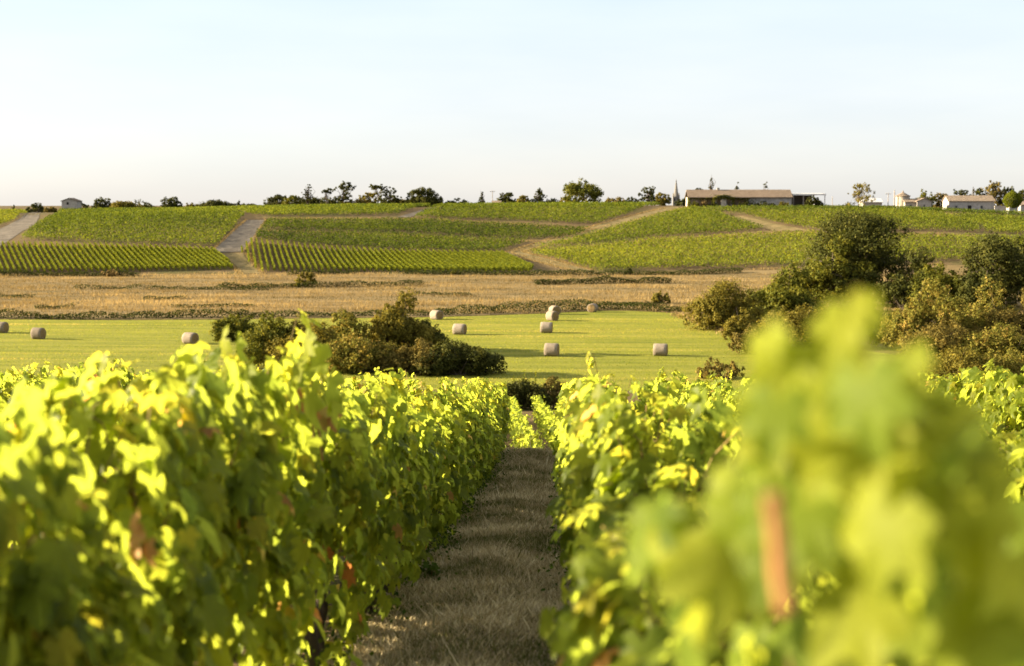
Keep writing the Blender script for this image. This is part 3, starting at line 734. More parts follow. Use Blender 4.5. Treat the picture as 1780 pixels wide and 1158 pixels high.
def block(label, px_poly, heading, spacing, per_m, hgt, wid, size, mat, seed, tb=0.0):
    g = np.random.default_rng(seed); poly = hits(px_poly)[:, :2]
    D = np.array([math.sin(R(heading)), math.cos(R(heading))]); Nn = np.array([D[1], -D[0]])
    s = poly @ Nn; PP = []
    for o in np.arange(s.min() + spacing * .5, s.max(), spacing):
        ts = clip_line(Nn * o, D, poly)
        for a, b in zip(ts[::2], ts[1::2]):
            if b - a > .5: PP.append(row_leaves(Nn * o + D * a, Nn * o + D * b, per_m * 1.5, hgt, wid, size, g))
    size *= .84; P = np.concatenate(PP); n = len(P); big = fbm(P[:, 0] * .03, P[:, 1] * .03, seed)
    V, F, T = leaf_clumps(P, size * g.uniform(.6, 1.3, n), np.clip(g.normal(.45 + tb, .2, n) + (big - .5) * .5 + (fbm(P[:, 0] * .9, P[:, 1] * .5, seed + 3) - .5) * .8, 0, 1), g, .5)
    return tag(obj('vineyard_block', mesh_np('vineyard_block', V, F, M[mat], T)), label, 'vineyard', 'vineyard blocks on the hill', 'stuff')

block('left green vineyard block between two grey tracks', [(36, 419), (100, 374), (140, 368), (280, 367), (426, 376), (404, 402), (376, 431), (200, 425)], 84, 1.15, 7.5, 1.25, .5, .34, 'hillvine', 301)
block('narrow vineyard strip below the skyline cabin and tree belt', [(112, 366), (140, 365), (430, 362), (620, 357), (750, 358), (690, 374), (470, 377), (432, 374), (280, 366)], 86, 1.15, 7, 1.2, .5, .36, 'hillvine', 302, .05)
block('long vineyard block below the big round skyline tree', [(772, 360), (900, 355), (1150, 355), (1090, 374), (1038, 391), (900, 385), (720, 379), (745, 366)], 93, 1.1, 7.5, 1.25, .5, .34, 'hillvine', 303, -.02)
block('dark vineyard terrace just under the upper bank', [(466, 386), (740, 385), (900, 394), (1026, 401), (1000, 412), (930, 417), (700, 406), (452, 401)], 93, 1.0, 8, 1.25, .5, .32, 'hillvine', 304, -.16)  # leaf tint lowered to paint in shade of a slope turned from the sun
block('dark lower vineyard terrace above the striped block', [(447, 405), (700, 411), (922, 421), (868, 439), (700, 438), (560, 430), (445, 419)], 93, 1.0, 8, 1.25, .5, .32, 'hillvine', 305, -.18)  # darker tint again stands in for shade on the slope facing away
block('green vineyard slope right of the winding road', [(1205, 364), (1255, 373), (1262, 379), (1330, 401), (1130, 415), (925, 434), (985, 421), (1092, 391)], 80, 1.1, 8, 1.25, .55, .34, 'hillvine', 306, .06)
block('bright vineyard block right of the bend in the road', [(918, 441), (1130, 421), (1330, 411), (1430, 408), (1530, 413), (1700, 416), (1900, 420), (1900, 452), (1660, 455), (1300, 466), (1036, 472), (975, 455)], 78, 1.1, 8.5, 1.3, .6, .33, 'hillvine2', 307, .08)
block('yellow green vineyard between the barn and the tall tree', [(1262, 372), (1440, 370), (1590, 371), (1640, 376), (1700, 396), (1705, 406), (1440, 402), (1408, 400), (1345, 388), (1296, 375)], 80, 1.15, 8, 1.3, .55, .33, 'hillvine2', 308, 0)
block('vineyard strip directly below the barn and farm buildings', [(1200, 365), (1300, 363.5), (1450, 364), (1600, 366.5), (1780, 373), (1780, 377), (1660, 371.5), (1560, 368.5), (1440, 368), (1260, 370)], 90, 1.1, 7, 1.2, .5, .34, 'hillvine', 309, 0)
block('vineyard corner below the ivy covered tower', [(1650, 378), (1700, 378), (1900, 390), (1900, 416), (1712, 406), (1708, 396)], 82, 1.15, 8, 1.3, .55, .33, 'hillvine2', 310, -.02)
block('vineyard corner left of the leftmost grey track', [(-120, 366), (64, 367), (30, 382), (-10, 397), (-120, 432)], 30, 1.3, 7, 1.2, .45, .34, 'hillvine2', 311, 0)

def striped(px_poly, heading, spacing, seed, label, group):
    g = np.random.default_rng(seed); poly = hits(px_poly)[:, :2]
    D = np.array([math.sin(R(heading)), math.cos(R(heading))]); Nn = np.array([D[1], -D[0]]); s = poly @ Nn; cnt = 0
    for o in np.arange(s.min() + .3, s.max(), spacing):
        ts = clip_line(Nn * o, D, poly)
        if len(ts) < 2 or ts[-1] - ts[0] < 2.5: continue
        a, b = ts[0] + g.uniform(0, .5), ts[-1] - g.uniform(0, .5); A = Nn * o + D * a; B = Nn * o + D * b
        P = row_leaves(A, B, 85, 1.1, .13, .2, g, .12, .14); base = np.array([A[0], A[1], float(Z(A[0], A[1]))]); n = len(P)
        V, F, T = leaf_clumps(P - base, .19 * g.uniform(.6, 1.25, n), np.clip(g.normal(.5, .2, n), 0, 1), g, .5)
        ob = thing('vine_row', base, label, 'vine row', group); cnt += 1
        obj('foliage', mesh_np('foliage', V, F, M['hillvine2'], T), ob)
    return cnt
c1 = striped([(-40, 428), (130, 429), (376, 437), (410, 469), (200, 474), (-40, 476)], -24.4, 1.05, 321, 'one thin clipped vine row in the left striped block below the green block', 'vine rows of the left striped block')
c2 = striped([(418, 437), (436, 421), (560, 433), (700, 441), (872, 443), (930, 468), (920, 474), (700, 474), (452, 473), (436, 462)], -13.4, 1.12, 322, 'one thin clipped vine row in the middle striped block left of the winding road', 'vine rows of the middle striped block')
print('striped rows', c1, c2)

# ------------------------------------------------------------------ hay bales
def bale_meshes():
    mb = MB(); n = 40; prof = [(-.60, .50), (-.595, .585), (-.56, .612), (-.3, .628), (0, .622), (.3, .63), (.56, .612), (.595, .585), (.60, .50)]
    g = np.random.default_rng(9); vs = []; fs = []
    for x, r in prof:
        for k in range(n):
            q = 2*math.pi*k/n; rr = r * (1 + .012 * g.normal()); zz = rr * math.sin(q); zz = max(zz, -.56) if zz < 0 else zz * .985
            vs.append((x * (1 + .01 * g.normal()), rr * math.cos(q), zz))
    for i in range(len(prof)-1):
        for k in range(n): fs.append((i*n+k, (i+1)*n+k, (i+1)*n+(k+1) % n, i*n+(k+1) % n))
    mb.add(vs, fs); body = mb.mesh('netting', M['net'], True)
    ends = []
    for s in (-1, 1):
        m2 = MB(); vs = [(s * .63, 0, 0)]; fs = []
        rr_ = [.2, .4, .505]
        for j, r in enumerate(rr_):
            for k in range(n):
                q = 2*math.pi*k/n; z = max(r * math.sin(q), -.555); vs.append((s * (.63 - .035 * (r / .5) ** 2 + .008 * g.normal()), r * math.cos(q), z))
        for k in range(n):
            a, b = 1 + k, 1 + (k + 1) % n; fs.append((0, a, b) if s > 0 else (0, b, a))
            for j in range(2):
                a0, b0 = 1 + j*n + k, 1 + j*n + (k+1) % n; a1, b1 = a0 + n, b0 + n; fs.append((a0, a1, b1, b0) if s > 0 else (b0, b1, a1, a0))
        m2.add(vs, fs); ends.append(m2.mesh('end_face', M['straw_end'], True))
    return body, ends
b_body, b_ends = bale_meshes()
bales = [(2, 579, 12, 'round bale cut by the left edge of the picture'), (67, 590, 14, 'round bale in the left meadow, nearest the left edge after the cut one'), (331, 598, 24, 'lone round bale in the left meadow beside the thicket'),
         (759, 556, 44, 'round bale with lit end at the ditch just right of the thicket'), (799, 582, 16, 'round bale in front of the thicket, on its right'),
         (964.5, 547, 66, 'bale standing behind another one, close to the ditch'), (960, 558, 48, 'bale with its spiral end turned to us, in front of another one'),
         (1030, 543, 108, 'farthest right bale by the ditch, dark end turned to us'), (950, 579, 8, 'round bale in the middle of the right meadow, below the pair'),
         (959, 620, 12, 'biggest nearest bale, in the middle of the right meadow'), (1148, 619, 12, 'rightmost bale in the near part of the meadow')]
proto = None
for px, yb, rz, lab in bales:
    p = hit(px, yb, 105)
    if proto is None:
        r_ = thing('hay_bale', p, lab, 'hay bale', 'round bales on the meadow'); bp = [obj('netting', b_body, r_), obj('end_face', b_ends[0], r_), obj('end_face', b_ends[1], r_)]; proto = r_
        for q in bp: q.location = (0, 0, .555)
    else: r_ = copy_thing(proto, bp)
    r_['label'] = lab; r_.location = (p[0], p[1], p[2] + .02); r_.rotation_euler = (0, 0, R(-rz))
    r_.scale = (1.0 + rng.uniform(-.05, .06),) * 2 + (1.0 + rng.uniform(-.04, .05),)

# ------------------------------------------------------------------ buildings on the crest
def leaf_part(name, parent, P, size, mat, seed):
    g = np.random.default_rng(seed); n = len(P)
    V, F, T = leaf_clumps(P, size * g.uniform(.6, 1.3, n), np.clip(g.normal(.5, .22, n), 0, 1), g, .4); return obj(name, mesh_np(name, V, F, M[mat], T), parent)

# long barn
d = 424.0; s_ = d / FPX; pL, pR = at(1197, 356, d), at(1376, 356, d); zb = float(min(Z(pL[0], d), Z(pR[0], d), Z((pL[0]+pR[0])/2, d))) - .05
Wd = pR[0] - pL[0]; zt = at(1290, 329.5, d)[2] - zb; ze = at(1290, 343, d)[2] - zb
b = thing('long_barn', (pL[0], d, zb), 'long low tiled barn with ivy covered left half and white right wall', 'barn')
x1 = 43 * s_; x2 = 75 * s_; fx = 110 * s_
mb = MB(); mb.box(0, Wd, 4.0, 9.5, 0, ze); mb.build('back_wall', M['stone'], b)
mb = MB(); mb.box(fx - 10 * s_, Wd, 0, 4.0, 0, ze - .004); wl = mb.build('wall', M['white'], b)
for x in (.15, 15 * s_, 29 * s_): mb = MB(); mb.box(x - .17, x + .17, 0.1, .45, 0, ze); mb.build('porch_post', M['wood'], b)
mb = MB(); mb.prismx([(-.6, ze + .02), (4.75, zt), (10.1, ze + .02), (10.1, ze - .18), (4.75, zt - .22), (-.6, ze - .18)], -.3, Wd + .3); rf = mb.build('roof', M['tile'], b)
# projecting gabled porch
mb = MB(); zc = ze + .62
mb.prism([(x1, 0), (x1, ze - .1), ((x1+x2)/2, zc), (x2, ze - .1), (x2, 0), (x2 - .6, 0), (x2 - .6, ze - .45), (x2 - 1.5, ze - .25), (x2 - 2.0, ze - .55), (x2 - 2.0, 0), (x1 + 2.0, 0), (x1 + 2.0, ze - .55), (x1 + 1.5, ze - .25), (x1 + .6, ze - .45), (x1 + .6, 0)], -1.6, -1.2)
mb.build('porch_front', M['stone'], b)
mb = MB(); mb.prism([(x1 - .3, ze - .12), ((x1+x2)/2, zc + .12), (x2 + .3, ze - .12), (x2 + .3, ze - .02), ((x1+x2)/2, zc + .26), (x1 - .3, ze - .02)], -1.75, 2.6); mb.build('porch_roof', M['tile2'], b)
mb = MB(); mb.box((x1+x2)/2 + .3, (x1+x2)/2 + 1.3, -.1, .05, 0, 2.0); mb.build('door', M['white'], b)
mb = MB(); mb.box(x2 + 9, x2 + 10.0, -.05, .0, .9, 1.9); mb.build('window', M['glass'], b)
g = np.random.default_rng(77); n = 2600
xs = np.concatenate([g.uniform(-.2, fx * .95, 1300), g.normal(.2, .25, 260), g.normal(x1, .3, 240), g.normal(x2, .3, 300), g.normal((x1+x2)/2, 1.4, 300), fx - 2 + g.exponential(3.2, 200)])
zs = np.concatenate([ze - np.abs(g.normal(0, .35, 1300)), g.uniform(0, ze, 260), g.uniform(0, ze, 240), g.uniform(0, ze, 300), ze + g.uniform(-.4, .7, 300) , g.uniform(.2, ze, 200)])
k = xs < Wd - 5; xs, zs = xs[k], zs[k]; ys = np.where((xs > x1 - .4) & (xs < x2 + .4), -1.75, -.25) + g.normal(0, .15, len(xs))
leaf_part('ivy', b, np.column_stack([xs, ys, zs]), .3, 'green', 78)
mb = MB(); mb.box(51 * s_, 51 * s_ + .8, 4.3, 5.1, zt - .5, zt + .55); mb.build('chimney', M['stone'], rf)
# bushes in front of the barn
for k_, (px, w, yt, mt, lab) in enumerate([(1224, 20, 346, 'tan', 'tan dry bush under the barn porch'), (1240, 16, 348, 'dark', 'dark bush left of the barn arches'), (1208, 14, 348, 'green', 'small green bush at the left end of the barn'),
                                           (1294, 30, 346, 'dark', 'dark bush right of the barn arches'), (1330, 34, 350, 'dark', 'low dark bush along the white barn wall'), (1362, 24, 349, 'olive', 'olive bush at the right end of the white barn wall')]):
    px_shrub('bush', px, w, yt, 0, 500, .26, mt, 'bush', lab, 'bush', 260 + k_, 'bushes in front of the barn', d=421.5 if px not in (1224, 1208, 1240) else 423, r0=.04)

# open shed
pL, pR = at(1377.5, 356, 426), at(1434, 356, 426); zb = float(min(Z(pL[0], 426), Z(pR[0], 426))) - .05; Wd = pR[0] - pL[0]; zt = at(1400, 337, 426)[2] - zb
b = thing('open_shed', (pL[0], 426, zb), 'flat roofed open shed attached right of the barn', 'shed')
mb = MB(); mb.prismx([(-.4, zt - .45), (-.4, zt), (8, zt + .25), (8, zt - .2)], .05, Wd + .2); mb.build('roof', M['metal'], b)
for x in (.25, Wd * .33, Wd * .66, Wd - .1):
    mb = MB(); mb.box(x - .1, x + .1, -.2, 0, 0, zt - .45); mb.build('post', M['post'], b)
mb = MB(); mb.box(.1, Wd * .62, 7.4, 7.6, 0, zt - .3); mb.build('back_wall', M['wood'], b)
mb = MB(); mb.box(Wd * .62, Wd * .62 + .12, 2, 7.3, 0, zt - .4); mb.build('side_panel', M['wood'], b)
# car
p = at(1426, 354, 421); zc = float(Z(p[0], 421))
car = thing('parked_car', (p[0], 421, zc + .02), 'small white car parked beside the open shed', 'car', None, .12)
mb = MB(); mb.prism([(-1.9, .28), (-1.92, .72), (-1.75, .85), (-.9, .92), (1.0, .92), (1.85, .78), (1.92, .45), (1.88, .28)], -.8, .8); bd = mb.build('body', M['carwhite'], car)
mb = MB(); mb.prism([(-1.7, .921), (-1.45, 1.4), (.2, 1.44), (.95, .921)], -.7, .7); mb.build('cabin', M['glass'], car)
mb = MB(); mb.prism([(-1.5, 1.401), (-1.4, 1.46), (.15, 1.5), (.25, 1.44)], -.71, .71); mb.build('roof', M['carwhite'], car)
for x in (-1.2, 1.2):
    for y in (-.82, .66):
        mb = MB(); q = [2 * math.pi * k / 14 for k in range(14)]; mb.prism([(x + .3 * math.cos(a), .3 + .3 * math.sin(a)) for a in q], y, y + .16); mb.build('wheel', M['rubber'], car)

# cabin at left
d = 440; pL, pR = at(107.5, 364, d), at(134, 364, d); zb = float(Z((pL[0]+pR[0])/2, d)) - .1; Wd = pR[0] - pL[0]; ze = at(120, 349.5, d)[2] - zb; zt = at(120, 344.5, d)[2] - zb
b = thing('cabin', (pL[0], d, zb), 'small square cabin with low pitched roof alone on the left crest', 'cabin')
mb = MB(); mb.prism([(0, 0), (Wd, 0), (Wd, ze), (Wd / 2, zt - .1), (0, ze)], 0, 4.2); mb.build('wall', M['grey'], b)
mb = MB(); mb.prism([(-.3, ze - .12), (-.3, ze + .02), (Wd / 2, zt + .08), (Wd + .3, ze + .02), (Wd + .3, ze - .12), (Wd / 2, zt - .06)], -.25, 4.5); mb.build('roof', M['tile'], b)
mb = MB(); mb.box(Wd * .33, Wd * .47, -.03, .02, ze * .68, ze * .9); mb.build('window', M['darkin'], b)

# church spire
d = 700; p = at(1175, 352, d); zb = float(Z(p[0], d)); q = d / FPX; zt = at(1175, 311, d)[2] - zb; zs0 = at(1175, 342, d)[2] - zb
b = thing('church_steeple', (p[0], d, zb), 'pointed stone church steeple rising behind the crest', 'church')
hw = 5.8 * q
mb = MB(); mb.box(-hw, hw, -hw, hw, 0, zs0 - .02); mb.box(-hw - .15, hw + .15, -hw - .15, hw + .15, zs0 - .5, zs0 - .25); mb.build('tower', M['slate'], b)
mb = MB(); mb.lathe([(hw * .80, zs0), (hw * .44, zs0 + (zt - zs0) * .45), (.06, zt)], 8); mb.build('spire', M['slate'], b)
for x in (-hw * .5, hw * .5):
    mb = MB(); mb.box(x - .3, x + .3, -hw - .03, -hw + .02, zs0 - 2.2, zs0 - .8); mb.build('belfry_opening', M['darkin'], b)
for sx in (-1, 1):
    for sy in (-1, 1):
        mb = MB(); mb.lathe([(.32, 0), (.3, .9), (.03, 1.9)], 6, (sx * hw * .84, sy * hw * .84, zs0 - .02)); mb.build('pinnacle', M['slate'], b)

# farm group at right
def house(name, xl, xr, yb, ye, yt, d, label, wallm, roofm, depth=6.0, gable=False, openings=(), cat='house'):
    pL, pR = at(xl, yb, d), at(xr, yb, d); xm = (pL[0] + pR[0]) / 2; zb = float(min(Z(pL[0], d), Z(pR[0], d))) - .3; Wd = pR[0] - pL[0]
    ze = at(xl, ye, d)[2] - zb; zt = at(xl, yt, d)[2] - zb
    b = thing(name, (pL[0], d, zb), label, cat)
    if gable:
        mb = MB(); mb.prism([(0, 0), (Wd, 0), (Wd, ze), (Wd / 2, zt - .1), (0, ze)], 0, depth); mb.build('wall', M[wallm], b)
        mb = MB(); mb.prism([(-.3, ze - .15), (-.3, ze + .02), (Wd / 2, zt + .06), (Wd + .3, ze + .02), (Wd + .3, ze - .15), (Wd / 2, zt - .08)], -.3, depth + .3); mb.build('roof', M[roofm], b)
    else:
        mb = MB(); mb.prismx([(0, 0), (0, ze), (depth / 2, zt - .1), (depth, ze), (depth, 0)], 0, Wd); mb.build('wall', M[wallm], b)
        mb = MB(); mb.prismx([(-.35, ze - .2), (-.35, ze - .02), (depth / 2, zt + .05), (depth + .35, ze - .02), (depth + .35, ze - .2), (depth / 2, zt - .09)], -.3, Wd + .3); mb.build('roof', M[roofm], b)
    for (nm, x0, x1, z0, z1, mt) in openings:
        mb = MB(); mb.box(x0 * Wd, x1 * Wd, -.04, .03, z0, z1); mb.build(nm, M[mt], b)
    return b
house('farmhouse', 1649, 1728, 362, 349.5, 340, 440, 'long stone farmhouse with tiled roof', 'white', 'tile2', 7, False, [('door', .42, .5, 0, 2.2, 'darkin'), ('window', .14, .19, 1.2, 2.1, 'glass'), ('window', .7, .75, 1.2, 2.1, 'glass')])
house('cottage', 1573, 1596, 360, 351, 345.5, 437, 'low cottage in warm stone beside the round tower', 'stone', 'tile2', 6, False, [('window', .35, .5, .9, 1.7, 'glass')])
house('gabled_house', 1594, 1619, 360, 350, 344.5, 436, 'house with pale grey gable facing us', 'grey', 'tile2', 7, True, [('window', .45, .55, 1.0, 1.8, 'glass')])
house('grey_barn', 1500, 1533, 358, 351, 345, 450, 'small pale roofed barn behind the pine on the crest', 'grey', 'metal', 7)
house('end_house', 1774, 1815, 366, 356, 350, 432, 'pale house cut by the right edge beside the ivy tower', 'white', 'tile2', 7)
house('roadside_house', 856, 870, 358, 353, 349, 470, 'tiny tiled roof beside the wooden utility pole', 'stone', 'tile2', 5)
# round dovecote
d = 441; p = at(1569, 358, d); zb = float(Z(p[0], d)) - .1; zt = at(1569, 334, d)[2] - zb; ze = at(1569, 341, d)[2] - zb; rr = 11.5 * d / FPX
b = thing('round_tower', (p[0], d, zb), 'squat round stone tower with conical tiled roof', 'tower')
mb = MB(); mb.lathe([(rr, 0), (rr, ze)], 28); mb.build('wall', M['stone'], b)
mb = MB(); mb.lathe([(rr + .25, ze - .12), (rr + .25, ze + .02), (.25, zt - .1), (.2, zt + .25), (.05, zt + .5)], 28); mb.build('roof', M['tile2'], b)
mb = MB(); mb.box(-.4, .4, -rr - .05, -rr + .3, .1, 1.9); mb.build('door', M['darkin'], b)
# low wall
pL, pR = at(1729, 360, 438), at(1752, 360, 438); zb = float(min(Z(pL[0], 438), Z(pR[0], 438))) - .2
b = thing('stone_wall', (pL[0], 438, zb), 'low pale wall running right from the long farmhouse', 'wall')
mb = MB(); mb.box(0, pR[0] - pL[0], 0, .4, 0, 2.0); mb.build('wall_face', M['white'], b)
mb = MB(); mb.box(-.05, pR[0] - pL[0] + .05, -.06, .46, 2.003, 2.12); mb.build('coping', M['stone'], b)
# ivy tower
p = hit(1759, 372, 330); d = float(p[1]); q = d / FPX; zt = at(1759, 331, d)[2] - p[2]
b = thing('ivy_tower', p, 'square stone tower wrapped in yellow green ivy', 'tower')
hw = 7.5 * q; mb = MB(); mb.box(-hw, hw, -hw, hw, -.3, zt * .66); mb.build('wall', M['white'], b)
mb = MB(); mb.lathe([(hw * 1.3, 0), (.05, zt * .14)], 4, (0, 0, zt * .66 + .003)); mb.build('roof', M['tile2'], b)
g = np.random.default_rng(91); n = 6500; dd = rdir(n, g); z = zt * (.58 + .42 * dd[:, 2]); wz = np.interp(z / zt, [.16, .28, .6, .85, 1], [1.1, 1.7, 2.1, 1.5, .5])
leaf_part('ivy', b, np.column_stack([dd[:, 0] * hw * wz, dd[:, 1] * hw * wz, z]), .34, 'hillvine2', 92)

# utility poles
for px, yb, yt, d, lab, arm in [(856, 356, 331, 472, 'wooden utility pole with crossarm right of the slim conifer', True), (1447, 358, 343, 470, 'thin distant pole right of the open shed', False),
                                (1544, 359, 335, 455, 'slender pole with crossarm, left one of the pair by the round tower', True), (1555, 360, 331, 440, 'thicker dark pole, right one of the pair by the round tower', False)]:
    top = at(px, yt, d); zb = float(Z(top[0], d)); H = top[2] - zb
    t = thing('utility_pole', (top[0], d, zb), lab, 'pole', 'poles on the skyline')
    mb = MB(); r0 = .2 if px == 1555 else .13; mb.tube([(0, 0, -.2), (0, 0, H * .5), (0, 0, H)], [r0, r0 * .9, r0 * .75], 8); mb.build('shaft', M['post'], t)
    if arm: mb = MB(); mb.box(-.85, .85, -.22, -.11, H - .5, H - .36); mb.build('crossarm', M['post'], t)
    for x in ((-.7, .7) if arm else (0,)):
        mb = MB(); mb.lathe([(.05, 0), (.08, .12), (.04, .26)], 8, (x, -.165 if arm else 0, H - .358 if arm else H)); mb.build('insulator', M['stone'], t)

# ------------------------------------------------------------------ lower vine block
g = np.random.default_rng(33)
Dl = np.array([math.sin(R(-3.1)), math.cos(R(-3.1))]); Nl = np.array([Dl[1], -Dl[0]])
low_lab = ['leftmost lower vine row seen in the gap at the end of the lane', 'lower vine row left of centre in the gap at the lane end', 'lower vine row running down the middle of the gap at the lane end',
           'lower vine row right of centre in the gap at the lane end', 'rightmost lower vine row seen in the gap at the end of the lane']
for i, o in enumerate([-1.35, .2, 1.75, 3.3, 4.85]):
    A = Nl * o + Dl * 39.6; B = Nl * o + Dl * 84
    P = row_leaves(A, B, 130, 1.5, .24, .13, g, .12, .3); base = np.array([A[0], A[1], float(Z(*A))]); n = len(P)
    t = thing('vine_row', base, low_lab[i], 'vine row', 'vine rows below the lane')
    V, F, L = place((GL[0][0], GL[0][1]), P - base, norm(rdir(n, g) + [-.4, 0, .5]), rdir(n, g) + [0, 0, -.5], g.uniform(.07, .12, n))
    obj('foliage', mesh_np('foliage', V, F, M['vine'], np.repeat(np.clip(g.normal(.45, .2, n), 0, .95), L)), t)
    for k in np.arange(0, 9, 1.1):
        mb = MB(); q = A + Dl * (k + .4) - base[:2]; zz = float(Z(*(A + Dl * (k + .4)))) - base[2]; mb.tube([(q[0], q[1], zz - .05), (q[0] + g.normal(0, .03), q[1], zz + .35), (q[0], q[1] + .05, zz + .7)], [.035, .028, .02], 5, 1, .3); mb.build('trunk', M['vinebark'], t)

# ------------------------------------------------------------------ foreground vines
def shoot_path(g, base, L, lean, droop):
    pts = [base]; d = norm(np.array([lean[0], lean[1], 1.0])); st = L / 10
    for i in range(10):
        d = norm(d + np.array([lean[0] * .16, g.normal(0, .1), -droop * (.03 + .028 * i)]) + g.normal(0, .05, 3)); pts.append(pts[-1] + d * st)
    return np.array(pts)

def vine_meshes(seed, n_shoot=25, n_fill=240, top=1.72, half=.40):
    g = np.random.default_rng(seed); P, N, T, S, C = [], [], [], [], []; cm = MB()
    for k in range(n_shoot):
        side = g.choice([-1, 1]); b = np.array([g.normal(0, .05), g.uniform(-.55, .55), g.uniform(.62, .9)])
        pth = shoot_path(g, b, g.uniform(.75, 1.3), (side * g.uniform(.02, .32), g.normal(0, .15)), g.uniform(.3, 2.3))
        pth[:, 0] = .36 * np.tanh(pth[:, 0] / .36)
        pth[:, 2] = np.minimum(pth[:, 2], top + g.normal(.08, .17) + .04 * g.normal(size=len(pth)))
        cm.tube(pth[::2], np.linspace(.0055, .0025, len(pth[::2])), 5)
        s = np.linspace(.12, 1, g.integers(14, 20)); q = np.stack([np.interp(s * 10, np.arange(11), pth[:, i]) for i in range(3)], 1)
        out = norm(np.column_stack([np.sign(q[:, 0] + .001) * g.uniform(.2, 1, len(s)), g.normal(0, .6, len(s)), g.normal(.15, .45, len(s))]))
        P.append(q + out * g.uniform(.04, .11, (len(s), 1))); N.append(norm(out * .8 + np.array([0, 0, .65]) + g.normal(0, .35, (len(s), 3))))
        T.append(out * .7 + np.array([0, 0, -.75]) + g.normal(0, .3, (len(s), 3))); S.append(g.uniform(.068, .118, len(s)) * (1.08 - .45 * s ** 3)); C.append(np.clip(g.normal(.42, .16, len(s)) + .38 * s ** 2, 0, .94))
    n = n_fill; y = g.uniform(-.62, .62, n); z = .12 + (top - .16) * g.random(n) ** .62
    wd = half * (.55 + .75 * fbm(y * 2.2 + seed, z * 2.2, seed)) * (1 - .35 * sstep(top - .45, top + .1, z)) * (.75 + .35 * sstep(.3, .8, z)); sd = g.choice([-1, 1], n)
    x = sd * wd * (.55 + .5 * g.random(n)); out = norm(np.column_stack([sd * 1.0, g.normal(0, .5, n), g.normal(.1, .4, n) + .8 * sstep(top - .35, top, z)]))
    P.append(np.column_stack([x, y, z])); N.append(norm(out + [0, 0, .35] + g.normal(0, .3, (n, 3)))); T.append(out * .4 + [0, 0, -1] + g.normal(0, .35, (n, 3))); S.append(g.uniform(.07, .122, n)); C.append(np.clip(g.normal(.38, .17, n), 0, .94))
    P, N, T, S, C = map(np.concatenate, (P, N, T, S, C)); dead = g.random(len(P)) < .018; C = np.where(dead, g.uniform(.96, 1, len(P)), C)
    idx = g.integers(0, 3, len(P)); parts = []
    for k in range(3):
        m = idx == k; V, F, L = place(GL[k], P[m], N[m], T[m], S[m]); parts.append((V, F, np.repeat(C[m], L)))
    V, F, Tt = merge(parts); fol = mesh_np('foliage', V, F, M['vine'], Tt)
    tm = MB(); h = .0; pts = [np.array([0, 0, -.12])]
    for i in range(1, 7): pts.append(np.array([g.normal(0, .035), g.normal(0, .035), .12 * i]))
    tm.tube(pts, [.055, .045, .040, .043, .036, .034, .03], 9, seed, .45)
    for sy in (-1, 1):
        tm.tube([pts[-1], pts[-1] + [g.normal(0, .02), sy * .22, .06], pts[-1] + [g.normal(0, .03), sy * .5, .05]], [.028, .022, .014], 7, seed, .4)
    return fol, tm.mesh('trunk', M['vinebark'], True), cm.mesh('canes', M['shoot'], True)

NV = 9
vdata = [vine_meshes(500 + i) for i in range(NV)]
protos = [None] * NV
vine_list = []
def put_vine(x, y, vi, label, group, sz=1.0, flip=False):
    loc = (x, y, float(Z(x, y)))
    if protos[vi] is None:
        r_ = thing('grapevine', loc, label, 'grapevine', group)
        protos[vi] = (r_, [obj('trunk', vdata[vi][1], r_), obj('foliage', vdata[vi][0], r_), obj('canes', vdata[vi][2], r_)])
    else:
        r_ = copy_thing(*protos[vi]); r_.location = loc
    r_['label'] = label; r_['group'] = group; r_.rotation_euler = (0, 0, math.pi if flip else 0)
    r_.scale = (1, 1, sz); vine_list.append((r_, x, y)); return r_

SP = 1.08
rows = [(-1.64, 2.2, 'leafy grapevine in the row along the left side of the lane', 'vines of the row left of the lane'),
        (.50, 1.35, 'leafy grapevine in the row along the right side of the lane', 'vines of the row right of the lane'),
        (-4.2, 9.3, 'grapevine in the second row left of the lane', 'vines of the second row left of the lane'),
        (-6.5, 13.5, 'grapevine in the third row left of the lane', 'vines of the third row left of the lane'),
        (-8.8, 20, 'grapevine in the fourth row left of the lane', 'vines of the fourth row left of the lane'),
        (-11.1, 26.5, 'grapevine in the fifth row left of the lane', 'vines of the fifth row left of the lane'),
        (2.75, 7.2, 'grapevine in the second row right of the lane', 'vines of the second row right of the lane'),
        (5.05, 14, 'grapevine in the third row right of the lane', 'vines of the third row right of the lane'),
        (7.35, 21, 'grapevine in the fourth row right of the lane', 'vines of the fourth row right of the lane'),
        (9.65, 28, 'grapevine in the fifth row right of the lane', 'vines of the fifth row right of the lane')]
g = np.random.default_rng(44)
for rx, y0, lab, grp in rows:
    for y in np.arange(y0, 35.4, SP):
        sz = (1.0 + .14 * (1 - sstep(4, 30, y)) + g.normal(0, .085) + (.10 * math.exp(-((y - 7.5) / 2.5) ** 2) if rx < 0 else 0))
        if rx == .50 and y < 6: sz = .97
        if rx == -4.2 and y < 16: sz = min(sz, 1.0) * .93
        if rx == 2.75 and y < 14: sz = min(sz, 1.0) * .9
        if rx < -2 or rx > 1: sz = min(sz, 1.12)
        put_vine(rx + g.normal(0, .04), y + g.normal(0, .06), int(g.integers(NV)), lab, grp, sz, g.random() < .5)

def vine_near(x, y): return min(vine_list, key=lambda v: (v[1] - x) ** 2 + (v[2] - y) ** 2)[0]

